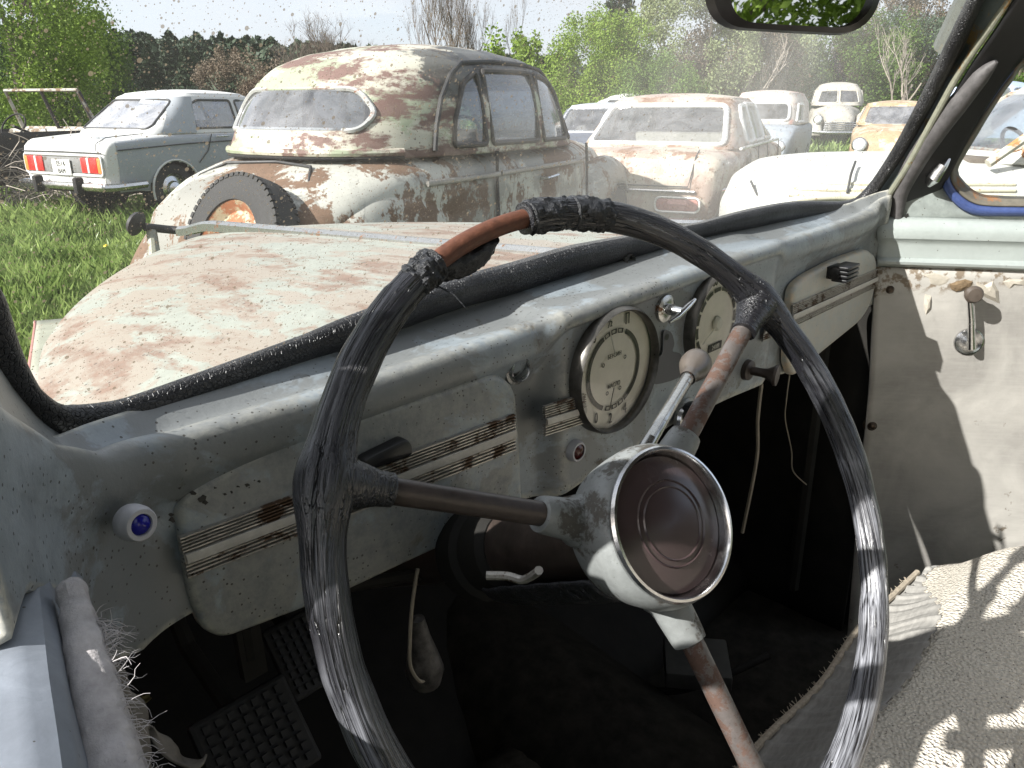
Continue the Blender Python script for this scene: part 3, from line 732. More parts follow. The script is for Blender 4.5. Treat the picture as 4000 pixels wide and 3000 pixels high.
def kick(rr): return CB().grid(lambda a,b: Vector((rr+.01*mnoise.noise(Vector((a*5,b*5,1))),lerp(.42,1.02,a),lerp(-1.0,-.20-.16*min(1,a*5),b))),10,10)
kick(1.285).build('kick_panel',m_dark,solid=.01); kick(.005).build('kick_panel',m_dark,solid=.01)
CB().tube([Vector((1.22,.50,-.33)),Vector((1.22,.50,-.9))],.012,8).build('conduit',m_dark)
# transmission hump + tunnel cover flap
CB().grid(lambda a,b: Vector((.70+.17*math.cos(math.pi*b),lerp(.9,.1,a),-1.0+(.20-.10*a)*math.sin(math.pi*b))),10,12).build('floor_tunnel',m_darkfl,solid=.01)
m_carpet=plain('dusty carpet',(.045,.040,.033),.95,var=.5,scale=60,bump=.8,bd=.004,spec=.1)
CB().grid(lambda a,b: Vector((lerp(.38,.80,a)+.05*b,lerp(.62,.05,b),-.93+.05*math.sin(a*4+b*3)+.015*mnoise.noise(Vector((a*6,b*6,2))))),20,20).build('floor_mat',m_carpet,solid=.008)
# under dash stuff
m_wire=plain('pale old wire',(.25,.22,.17),.6,var=.3)
ub=CB(); ub.tube([C(1150,2320,f=.50),C(1600,2250,f=.50),C(1950,2190,f=.50)],.006,8); ub.tube([C(960,2440,f=.52),C(980,2560,f=.52)],.008,8); ub.box(C(975,2540,f=.52),(.02,.01,.05)); ub.build('underdash_bracket',m_dark)
w=CB()
w.tube(smoothpoly([C(2975,1500,f=.46),C(2960,1640,f=.46),C(2955,1800,f=.46),C(2900,2080,f=.47)],6,False),.0028,6)
w.build('hanging_cable',m_wire)
w=CB(); w.tube(smoothpoly([C(3085,1460,f=.46),C(3072,1560,f=.46),C(3068,1640,f=.47),C(3092,1760,f=.47),C(3098,1840,f=.47),C(3150,1893,f=.48)],8,False),.0011,5); w.build('hanging_wire',m_wire)
w=CB(); w.tube(smoothpoly([C(1632,2222,f=.44),C(1612,2350,f=.44),C(1602,2480,f=.44),C(1603,2600,f=.44),C(1640,2660,f=.44),C(1672,2648,f=.44)],8,False),.0016,6); w.build('hanging_wire',m_wire)
pd=C(1655,2590,f=.452)
CB().lathe([(0,-.052),(.006,-.050),(.009,-.03),(.015,-.005),(.0175,.008),(.0135,.022),(0,.026)],pd,Vector((.05,0,-1)),20).build('dangling_bulb_shield',plain('spotted grey casting',(.06,.055,.05),.4,var=.9,scale=120,bump=.6))
# pedals
def pedal(px,py,f,w_,h_,name):
    c=C(px,py,f=f); A=(Vector((1,0,0)),Vector((0,.75,-.66)),Vector((0,.66,.75)))
    pb=CB(); pb.box(c,(w_,.012,h_),ax=A,bev=.004)
    nx,nz=7,8
    for i in range(nx):
        for j in range(nz): pb.box(c+A[0]*((i+.5)/nx-.5)*w_*.86+A[2]*((j+.5)/nz-.5)*h_*.86-A[1]*.008,(w_*.07,.006,h_*.07),ax=A)
    o=pb.build(name,plain('pedal rubber',(.008,.008,.008),.6,var=.3),smooth=False)
    CB().tube([c+A[1]*.005,c+Vector((0,.12,.03)),c+Vector((0,.2,.15))],.008,8).build('pedal_arm',m_dark,o)
pedal(1200,2545,.66,.075,.085,'clutch_pedal'); pedal(1000,2905,.50,.085,.08,'brake_pedal')
# leaves and scraps on the floor
def leaf(px,py,u,s,label,col):
    c=C(px,py,u=u); e=empty('dry_leaf',Mcar@Matrix.Translation(c)); tag(e,label,'leaf')
    mb=MB(); mb.grid(lambda a,b:Vector(((a-.5)*s,(b-.5)*s*.7*math.sin(math.pi*min(.97,max(.03,a)))**.6,.25*s*math.sin(a*3)*abs(b-.5)+.1*s*mnoise.noise(Vector((a*4,b*4,px))))),10,8).build('leaf_blade',plain('dry leaf '+str(px),col,.8,var=.5,scale=120,bump=.6),e,solid=.0006)
    MB().tube([Vector((-.5*s,0,0)),Vector((-.8*s,.05*s,.05*s))],.0012,5).build('leaf_stalk',m_wire,e)
leaf(785,2845,-.80,.045,'orange-brown dry leaf on the dark floor by the pedals',(.30,.14,.06))
leaf(520,2760,-.66,.040,'pale yellowish dry leaf near the frayed door trim',(.22,.19,.08))
leaf(1290,2830,-.90,.055,'grey-green crumpled leaf left of the steering wheel rim on the floor',(.14,.14,.09))
leaf(2600,2860,-.93,.05,'small brown leaf on the floor between column spoke and seat',(.16,.11,.07))
CB().tube(smoothpoly([C(2150,2560,u=-.9),C(2350,2640,u=-.92),C(2600,2700,u=-.92),C(2800,2650,u=-.9),C(3000,2560,u=-.88)],6,False),.006,8).build('floor_cable',m_dark)
CB().box(C(2720,2590,u=-.86),(.09,.10,.03),ax=((.8,.6,0),(-.6,.8,0),(0,0,1)),bev=.004).build('floor_bracket',plain('grey floor bracket',(.05,.05,.045),.7,var=.4))
# ---- bench seat
def mat_seat():
    m,nt=newmat('woven seat cloth'); q=N(nt); v=q.coord()
    vo=q.vor(q.coord((1,1,1)),260); n=q.noise(v,380,3); big=q.noise(v,7,5)
    col=q.mix(q.ramp(vo.outputs['Distance'],.1,.75),(.80,.745,.65),(.52,.48,.41))
    col=q.mix(q.ramp(big,.35,.75),col,(.72,.67,.58)) 
    col=q.mix(q.ramp(n,.62,.68),col,(.10,.085,.075))
    q.pbr(col,.95,0,q.bump(vo.outputs['Distance'],.9,.004),.1); return m
m_seat=mat_seat()
m_pleat=plain('pleated grey seat cloth',(.30,.29,.27),.85,var=.25,scale=160,bump=.6,bd=.0015,stretch=(.3,1,1),spec=.15)
def seatfront(r): return .262-.02*sstep(1.0,1.2,r)-.10*sstep(1.08,1.22,r)+.004*math.sin(r*23)
def seatz(r,f):
    d=seatfront(r)-f
    z=-.668+.065*sstep(0,.10,d)+.012*math.exp(-((d-.16)/.06)**2)-.05*sstep(.4,1.,d)
    z-=.05*sstep(1.12,1.24,r); z+=.006*mnoise.noise(Vector((r*5,f*5,0)))
    return z
seat=CB().grid(lambda a,b: (lambda r:(lambda f:Vector((r,f,seatz(r,f))))(seatfront(r)-.085*(1-.95*sstep(.86,1.08,r))-b*.66))(lerp(.12,1.235,a)),90,60)
seat=seat.build('bench_seat',m_seat,solid=.02)
def pleat(a,b):
    r=lerp(.12,1.10,a); d=b*.087*(1-.9*sstep(.86,1.08,r)); f=seatfront(r)-d
    return Vector((r,f,seatz(r,f)+.0022*abs(math.sin(r*260))**.5*math.sin(math.pi*min(1,b*1.05))-.001+.004*math.exp(-((r*31%1)-.5)**2*30)))
CB().grid(pleat,700,14).build('pleated_front',m_pleat,seat,solid=.004)
m_pipe=plain('frayed edging',(.36,.31,.24),.9,var=.4,scale=200,bump=.6)
pp=[Vector((r,seatfront(r)+.003,-.668)) for r in [lerp(.12,1.06,i/80) for i in range(81)]]
fr=CB(); fr.tube(pp,.0042,8)
for i in range(160):
    r=random.uniform(.5,1.04); p=Vector((r,seatfront(r)+.004,-.667)); fr.tube([p,p+Vector((random.uniform(-.006,.006),random.uniform(.001,.007),random.uniform(-.002,.006)))],[.0007,.0003],4)
fr.build('edge_piping',m_pipe,seat)
CB().grid(lambda a,b: Vector((lerp(.12,1.235,a),seatfront(lerp(.12,1.235,a))-.004-.02*b,lerp(-.67,-.99,b))),40,6).build('seat_base',m_dark,seat,solid=.004)
CB().box(Vector((.68,-.52,-.35)),(1.1,.16,.62),bev=.05,seg=4).build('seat_back',m_seat,seat)
# rumpled cloth fold on the seat's far corner
# ---- driver's door : rolled top rail, inner fold, frayed trim
m_door=paint('door top paint',(.27,.30,.345),rust=(.10,.085,.06),amount=.28,scale=12,rough=.45,speck=.35,grime=.3,bd=.001)
ld=empty('driver_door'); ld.parent=car; ld.location=Vector((0,.38,-1.05))-BASE
class DB(MB):
    def build(s,name,mat,parent=ld,o=Vector((0,.38,-1.05)),**k):
        s.v=[tuple(Vector(p)-o) for p in s.v]; return MB.build(s,name,mat,parent,**k)
# cross-section (r,u) of the rail, swept along f
edgeP=[C(118,1978,f=.405),C(160,2110,f=.375),C(205,2400,f=.31),C(255,2720,f=.26),C(300,3000,f=.225)]
edgeP.append(edgeP[-1]+(edgeP[-1]-edgeP[-2])*6)
edgeS=smoothpoly(edgeP[:5],12,False)+[edgeP[4].lerp(Vector((.0,-.60,-.185)),k/20) for k in range(1,21)]
sec=[(-.12,-.8),(-.12,-.10),(-.115,-.03),(-.10,-.010),(-.07,-.002),(-.03,.001),(-.012,.0),(-.004,-.003),(.0,-.010),(.001,-.026),(.004,-.031),(.010,-.034),(.013,-.044),(.012,-.070),(.006,-.12)]
def rail(a,b):
    i=a*(len(edgeS)-1); k=int(min(i,len(edgeS)-2)); e_=edgeS[k].lerp(edgeS[k+1],i-k)
    j=b*(len(sec)-1); m_=int(min(j,len(sec)-2)); t=j-m_; s0,s1=sec[m_],sec[m_+1]
    q_=Vector((e_[0]+lerp(s0[0],s1[0],t),e_[1],e_[2]+lerp(s0[1],s1[1],t)))
    q_[2]-=.018*(1-sstep(0,.05,a)); q_+=Vector((.0008,0,.0012))*mnoise.noise(q_*22)
    return q_
DB().add([rail(0,b/40)-Vector((0,0,0)) for b in range(6,41)],[tuple(range(35))]).build('rail_end_cap',m_door)
DB().grid(rail,120,60).build('door_top_rail',m_door,solid=.003)
m_trimc=plain('dirty pale cloth trim',(.42,.40,.40),.9,var=.3,scale=90,bump=.7,bd=.003,spec=.1)
tp=[C(275,2290,f=.335),C(300,2400,f=.32),C(340,2560,f=.30),C(380,2740,f=.28),C(430,2950,f=.26),C(470,3150,f=.24)]
tps=smoothpoly(tp,10,False)
tc=DB(); tc.tube(tps,[lerp(.0055,.0115,i/len(tps))*(1+.15*mnoise.noise(Vector((i*.2,0,0)))) for i in range(len(tps))],18,prof=lambda an,i:1+.12*mnoise.noise(Vector((i*.35,math.cos(an)*2,math.sin(an)*2))))
tc.build('cloth_trim_roll',m_trimc)
fz=DB()
for i in range(240):
    t=random.uniform(.22,1)**.9; k=int(t*(len(tps)-1)); q_=tps[k]+Vector((.006,-.005,.002))*random.uniform(.6,1.1); pts=[q_]; d=Vector((random.uniform(.2,1),random.uniform(-.8,.6),random.uniform(-1,.5))).normalized(); st_=random.uniform(.0012,.0034)
    for j in range(5): d=(d+Vector((random.uniform(-.6,.6),random.uniform(-.6,.6),random.uniform(-.75,.45)))).normalized(); q_=q_+d*st_; pts.append(q_)
    fz.tube(pts,[.00022,.0002,.0002,.00016,.00012,.00008],4)
fz.build('frayed_threads',m_trimc)
# ragged lower lining strip
m_rag=plain('ragged lining',(.16,.145,.125),.9,var=.5,scale=60,bump=.6,bd=.002,spec=.1)
ra=[C(395,2560,f=.33),C(440,2700,f=.315),C(500,2830,f=.30),C(540,3000,f=.29)]; rb=[C(420,2560,f=.34),C(575,2805,f=.33),C(560,2860,f=.32),C(600,3000,f=.30)]
def rag(A,B,nm):
    As=smoothpoly(A,8,False);Bs=smoothpoly(B,8,False)
    def fn(a,b):
        i=a*(len(As)-1);k=int(min(i,len(As)-2)); p=As[k].lerp(As[k+1],i-k).lerp(Bs[k].lerp(Bs[k+1],i-k),b)
        return p+Vector((0,-1,.3))*.006*math.sin(b*2.4)+Vector((1,0,0))*.005*mnoise.noise(p*90)*b
    DB().grid(fn,40,10).build(nm,m_rag,solid=.001)
rag(ra,rb,'ragged_lining')
rag([C(560,2830,f=.36),C(600,2900,f=.35),C(660,2960,f=.34),C(760,3010,f=.33)],[C(590,2830,f=.36),C(680,2905,f=.355),C(750,2965,f=.35),C(800,2930,f=.345)],'ragged_lining')
# window frame of the driver's door above the sill is wound down: only the front channel shows
CB().tube([Vector((-.03,.30,-.08)),Vector((-.025,.20,.02)),Vector((.0,.08,.13)),Vector((.04,-.05,.20)),Vector((.06,-.3,.225)),Vector((.06,-.62,.22))],.012,8).build('door_window_channel',m_black)
# ---- passenger door, swung open
HW=Vector((1.262,.438,-.28))      # hinge line in eye-centred car axes
Dw=Vector((math.cos(R_(-10)),math.sin(R_(-10)),0)); Nw=Vector((Dw[1],-Dw[0],0)); Zw=Vector((0,0,1))
tocar=lambda w:Vector((w.dot(CR),w.dot(CF),w.dot(CU)))
DD,DN,DZ=tocar(Dw),tocar(Nw),tocar(Zw)
def Dp(x,y,off=0.):
    d=rc(x,y); t=(HW+DN*off).dot(DN)/d.dot(DN); return d*t
pdr=empty('passenger_door'); pdr.parent=car; pdr.matrix_local=Matrix.Translation(HW-BASE)
class PB(MB):
    def build(s,name,mat,parent=pdr,**k):
        s.v=[tuple(Vector(p)-HW) for p in s.v]; return MB.build(s,name,mat,parent,**k)
m_pd=paint('door waist paint',(.40,.44,.42),rust=(.16,.12,.07),amount=.27,scale=10,rough=.4,speck=.35,grime=.12,bd=.0008)
# waist moulding: swept section between px lines
def secline(ys_l,ys_r,offs,name,mat,x0=3428,x1=4900):
    A=[];B=[]
    def fn(a,b):
        i=int(round(b*(len(offs)-1))); x=lerp(x0,x1,a); y=lerp(ys_l[i],ys_r[i],(x-3440)/560); return Dp(x,y,offs[i])
    return PB().grid(fn,40,len(offs)-1).build(name,mat,solid=.003)
ysl=[845,862,880,905,930,942,955,985,1005,1012,1020,1030,1040,1044]; ysr=[860,872,892,915,945,958,972,1000,1020,1030,1040,1050,1058,1062]
of=[0,.006,.014,.018,.017,.012,.011,.012,.013,.018,.021,.020,.012,.0]
secline(ysl,ysr,of,'door_waist_rail',m_pd)
# metal above the waist with the window opening
wo=[(4040,180),(3935,290),(3858,395),(3786,501),(3718,603),(3685,675),(3683,727),(3713,779),(3766,824),(3834,843),(4000,845),(4600,850),(4900,700),(4900,200),(4500,0)]
wi=[(4040,225),(3938,328),(3868,430),(3808,530),(3742,642),(3738,680),(3752,703),(3790,742),(3838,765),(3900,770),(4010,774),(4560,780),(4820,660),(4820,260),(4460,60)]
ob=[(3960,60),(3850,220),(3740,390),(3640,540),(3560,660),(3500,760),(3455,830),(3455,850),(3500,858),(3700,864),(4000,872),(4700,890),(5000,740),(5000,160),(4560,-140)]
def loopgrid(A,B,offA,offB,name,mat,nb=6,curve=0.,solid=.003):
    As=smoothpoly([Dp(x,y,offA) for x,y in A],6);Bs=smoothpoly([Dp(x,y,offB) for x,y in B],6); M_=len(As)
    mb=PB(); vs=[]
    for j in range(nb+1):
        t=j/nb
        for i in range(M_): vs.append(As[i].lerp(Bs[i],t)+DN*curve*math.sin(math.pi*t))
    fs=[(j*M_+i,j*M_+(i+1)%M_,(j+1)*M_+(i+1)%M_,(j+1)*M_+i) for j in range(nb) for i in range(M_)]
    return mb.add(vs,fs).build(name,mat,solid=solid)
m_pdu=paint('door upper paint',(.36,.40,.38),rust=(.16,.12,.06),amount=.33,scale=16,rough=.42,speck=.5,bd=.0008)
loopgrid(ob,wo,-.004,.002,'door_window_surround',m_pdu)
m_bluef=paint('blue window channel',(.075,.115,.30),rust=(.25,.14,.07),amount=.33,scale=22,rough=.35,speck=.3,bd=.0008)
wm=[(a[0]*.5+b[0]*.5,a[1]*.5+b[1]*.5) for a,b in zip(wo,wi)]
loopgrid(wo,wm,.004,.004,'blue_window_frame',m_bluef,6,.005)
m_inner=paint('window reveal',(.20,.18,.14),rust=(.26,.13,.06),amount=.45,scale=18,rough=.6)
loopgrid(wm,wi,.003,-.022,'window_reveal',m_inner,4,0)
gl_=[Dp(x,y,-.012) for x,y in wi]
PB().add(smoothpoly(gl_,4),[tuple(range(len(gl_)*4))]).build('door_window_glass',glassmat('door glass',.05,0,dots=.6),smooth=False,solid=.003)
# latch
PB().tube([Dp(3625,715,.012),Dp(3645,690,.022),Dp(3675,645,.026),Dp(3712,600,.020)],[.008,.014,.012,.004],14,flat=.6).build('quarter_window_latch',m_chrome)
# panel
def mat_panel():
    m,nt=newmat('water stained door card'); q=N(nt); v=q.coord()
    n1=q.noise(v,6,7,.6,.6); n2=q.noise(q.coord((1,1,12)),22,5,.6); n3=q.noise(v,70,5)
    col=q.mix(q.ramp(n1,.38,.62),(.34,.325,.30),(.50,.48,.44))
    s=q.n('ShaderNodeSeparateXYZ',ins={0:v})
    top=q.ramp(q.math('ADD',s.outputs[2],q.math('MULTIPLY',q.math('SUBTRACT',n1,.5),.13)),-.035,-.02)
    col=q.mix(q.math('MULTIPLY',q.ramp(n2,.45,.75),.3),col,(.50,.48,.44))
    col=q.mix(q.math('MULTIPLY',q.math('MULTIPLY',top,q.ramp(n3,.48,.56)),.8),col,(.17,.12,.07))
    col=q.mix(q.ramp(q.noise(v,11,6,.7),.62,.66),col,(.17,.145,.115))
    q.pbr(col,.75,0,q.bump(q.math('ADD',n1,q.math('MULTIPLY',n3,.3)),.35,.004),.2); return m
m_panel=mat_panel()
def pan(a,b):
    yl=lerp(1042,3300,b); xl=interp(yl,[1042,1300,1500,2000,3300],[3418,3402,3392,3350,3240]); x=lerp(xl,5000,a)
    p=Dp(x,yl+.034*(x-3440)*(1-b)*.6,.006); return p+DN*(.004*mnoise.noise(p*6))
panel=PB().grid(pan,60,60).build('door_card',m_panel,solid=.004)
for x,y in ((3472,1128),(3402,1658)): PB().lathe([(0,.012),(.004,.011),(.007,.006),(.0125,.004),(.014,.001)],Dp(x,y,.005),DN,18).build('screw',plain('dark screw',(.08,.06,.045),.35,.7,var=.4,scale=200),panel)
# torn paper flaps round the crank
m_torn=plain('torn lining paper',(.47,.43,.36),.85,var=.25,scale=40,bump=.4,bd=.002)
m_torn2=plain('brown torn edge',(.20,.14,.08),.9,var=.6,scale=60,bump=.8,bd=.003)
def tear(px,name,mat,off=.010,lift=.006):
    P=[Dp(x,y,off) for x,y in px]; c=sum(P,Vector())/len(P); n=len(P)
    vs=P+[c+DN*lift]+[p.lerp(c,.5)+DN*lift*.8 for p in P]
    fs=[(i,(i+1)%n,n+1+(i+1)%n,n+1+i) for i in range(n)]+[(n+1+i,n+1+(i+1)%n,n) for i in range(n)]
    PB().add(vs,fs).build(name,mat,panel,smooth=False,solid=.0008)
tear([(3560,1060),(3640,1050),(3720,1072),(3745,1085),(3712,1118),(3672,1130),(3622,1120),(3605,1085)],'paper_tear',m_torn,.009,.003)
tear([(3800,1095),(3840,1110),(3880,1090),(3905,1135),(3908,1190),(3850,1165),(3822,1150)],'paper_tear',m_torn,.009,.008)
tear([(3708,1110),(3740,1098),(3770,1090),(3800,1100),(3790,1120),(3758,1135),(3735,1140),(3715,1130)],'paper_tear',m_torn2,.012,.003)
tear([(3905,1098),(3935,1085),(4010,1090),(4010,1115),(3960,1112),(3940,1130),(3920,1112)],'paper_tear',m_torn,.010,.003)
tear([(3735,1340),(3850,1270),(3880,1350),(3905,1350),(3870,1420),(3865,1500),(3886,1560),(3820,1545),(3790,1440)],'paper_tear',m_torn,.007,.0015)
tear([(3610,1140),(3640,1150),(3635,1210),(3615,1235),(3606,1190)],'paper_tear',m_torn,.009,.006)
# crank
ck=empty('window_crank'); ck.parent=pdr; ckc=Dp(3780,1332,.006); ck.location=ckc-HW
class KB(MB):
    def build(s,name,mat,parent=ck,**k):
        s.v=[tuple(Vector(p)-ckc) for p in s.v]; return MB.build(s,name,mat,parent,**k)
KB().lathe([(0,.004),(.012,.004),(.0195,.007),(.0215,.006),(.023,.002),(.024,-.002)],ckc,DN,32).build('crank_base',m_chrome)
KB().lathe([(0,.02),(.007,.019),(.009,.012),(.011,.004)],ckc,DN,20).build('crank_boss',m_chrome)
top=Dp(3786,1140,.030)
KB().tube([ckc+DN*.020-DZ*.006,ckc.lerp(top,.5)+DN*.012,top],[.008,.0062,.0055],14,flat=.75).build('crank_arm',m_chrome)
KB().lathe([(.004,-.004),(.0075,.0),(.0085,.008),(.0125,.014),(.0135,.020),(.010,.0245),(0,.026)],top,DN,24).build('crank_knob',plain('brown crank knob',(.10,.08,.065),.4,var=.2))
# ---- hood, cowl, chrome strip, fender with broken mirror
HX,HF0,HF1=.565,.535,1.70
def hz(r,f): return -.196-.062*max(0,(f-.5))
def hood(a,b):
    th=math.pi*a; rho=b
    if rho<=.9: k=(rho/.9)
    else: k=1.
    cx=math.cos(th); sy=math.sin(th)
    e=1.0
    r=.68-HX*k*(abs(cx)**(1.9 if cx>0 else 1.2))*(1 if cx>0 else -1); f=HF0+(HF1-HF0)*k*abs(sy)
    base=hz(r,f)+.012-.040*k**6-.045*(abs(r-.68)/HX)**2
    if rho>.9: 
        t=(rho-.9)/.1; base-=t*lerp(.04,.30,sstep(.15,.5,sy)); r+=.025*t*(-1 if r<.68 else 1)*abs(cx); f+=.03*t*sy
    return Vector((r,f,base))
CB().grid(hood,110,60).build('hood',m_body,solid=.003)
m_hoodrim=None
sp_=[Vector((.68,f,hz(.68,f)+.012-.018*sstep(1.55,1.72,f))) for f in [lerp(.50,1.72,i/40) for i in range(41)]]
cs=CB()
def csg(a,b):
    i=a*40;k=int(min(i,39)); p=sp_[k].lerp(sp_[k+1],i-k); o=[(-.010,-.012),(-.009,.003),(-.004,.008),(.004,.008),(.009,.003),(.010,-.012)][int(round(b*5))]; w_=.75+.5*a
    return p+Vector((o[0]*w_,0,o[1]))
cs.grid(csg,60,5).build('hood_chrome_strip',m_chrust)
# cowl shoulder / fender top beside the hood, pinkish primer beyond its edge
m_prm=plain('pink primer',(.38,.18,.15),.6,var=.2,scale=50,bump=.3)
m_fend=paint('fender paint',(.37,.375,.29),rust=(.30,.16,.10),amount=.40,scale=7,rough=.5,speck=.5,speck_scale=120,bd=.001,second=(.40,.34,.28),sec_amt=.45)
def shl(b): return lerp(.055,.258,b)
def fend(a,b):
    f=lerp(.49,1.233-.12*a,b); r=lerp(shl(b),lerp(.30,.42,b),a)
    return Vector((r,f,-.262-.034*b+.006*math.sin(a*3)-.012*a))
CB().grid(fend,20,20).build('cowl_shoulder',m_fend,solid=.004)
def fen2(a,b):
    f=lerp(.49,1.233,b); r=shl(b)
    return Vector((r-.10*a,f-.28*a*b,-.261-.034*b-.05*a-.25*a*a))
CB().grid(fen2,12,20).build('primed_fender_edge',m_prm,solid=.004)
def fen3(a,b):
    p=fend(a,1.); return p+Vector((0,.02*b,-.25*b))
CB().grid(fen3,10,6).build('shoulder_front',m_fend,solid=.004)
# broken mirror on a bent stem
m_rods=plain('bent black rod',(.02,.018,.018),.5)
pm=C(545,880,f=1.9); 
bm_=empty('fender_mirror'); bm_.parent=car; bm_.location=pm-BASE
class BMM(MB):
    def build(s,name,mat,parent=bm_,**k):
        s.v=[tuple(Vector(p)-pm) for p in s.v]; return MB.build(s,name,mat,parent,**k)
BMM().lathe([(0,.0),(.022,.002),(.030,.007),(.026,.016),(.010,.024),(0,.025)],pm,Vector((-.3,.5,.25)),20).build('mirror_shell',m_rods)
BMM().tube([pm+Vector((.01,0,-.005)),C(640,895,f=1.9),C(745,905,f=1.86)],.010,10).build('mirror_arm',m_rods)
BMM().tube([C(592,905,f=1.9),C(600,955,f=1.88),C(606,1030,f=1.86)],[.012,.012,.016],10).build('mirror_stem',m_och)
# ================================================================ CAR BUILDER
m_tyre=plain('old tyre rubber',(.022,.021,.020),.75,var=.5,scale=50,bump=.4,bd=.003)
m_under=plain('dark underbody',(.012,.011,.010),.9)
m_cint=plain('faded car interior',(.10,.085,.07),.9,var=.4,scale=5)
m_cchr=plain('dull chrome trim',(.55,.55,.55),.25,1.,var=.25,scale=30)
m_gask=plain('window rubber',(.03,.03,.03),.6,var=.4)
def carglass(name,tint=(.8,.86,.86),dirt=.22,gl=1.6):
    m,nt=newmat(name); q=N(nt); v=q.coord()
    t=q.n('ShaderNodeBsdfTransparent',ins={'Color':(*tint,1)}); g=q.n('ShaderNodeBsdfGlossy',ins={'Color':(.95,.97,1,1),'Roughness':.05})
    fr=q.n('ShaderNodeFresnel',ins={'IOR':1.5}).outputs[0]
    a=q.n('ShaderNodeMixShader',ins={0:q.math('MINIMUM',q.math('MULTIPLY',fr,gl),1.),1:t.outputs[0],2:g.outputs[0]})
    d=q.n('ShaderNodeBsdfDiffuse',ins={'Color':(.62,.62,.64,1)}); d2=q.n('ShaderNodeBsdfTranslucent',ins={'Color':(.5,.5,.5,1)})
    dd=q.n('ShaderNodeMixShader',ins={0:.4,1:d.outputs[0],2:d2.outputs[0]})
    b=q.n('ShaderNodeMixShader',ins={0:q.ramp(q.noise(q.coord((1,1,1),rot=(.5,.4,.6)),3.5,6,.65,.6),.35,.75,dirt*.3,dirt*1.7),1:a.outputs[0],2:dd.outputs[0]})
    o=q.n('ShaderNodeOutputMaterial'); nt.links.new(b.outputs[0],o.inputs[0]); return m
g_clear=carglass('dusty car glass'); g_hazy=carglass('hazy car glass',(.8,.85,.9),.27,2.)
def cmi(x,xs,ys):
    """smooth (catmull) interpolation"""
    if x<=xs[0]: return ys[0]
    if x>=xs[-1]: return ys[-1]
    for i in range(len(xs)-1):
        if x<=xs[i+1]:
            t=(x-xs[i])/(xs[i+1]-xs[i]); a=ys[max(i-1,0)];b=ys[i];c=ys[i+1];d=ys[min(i+2,len(ys)-1)]
            r=.5*((2*b)+(c-a)*t+(2*a-5*b+4*c-d)*t*t+(3*b-a-3*c+d)*t**3); lo_,hi_=min(b,c),max(b,c); return min(max(r,lo_-.02),hi_+.02)
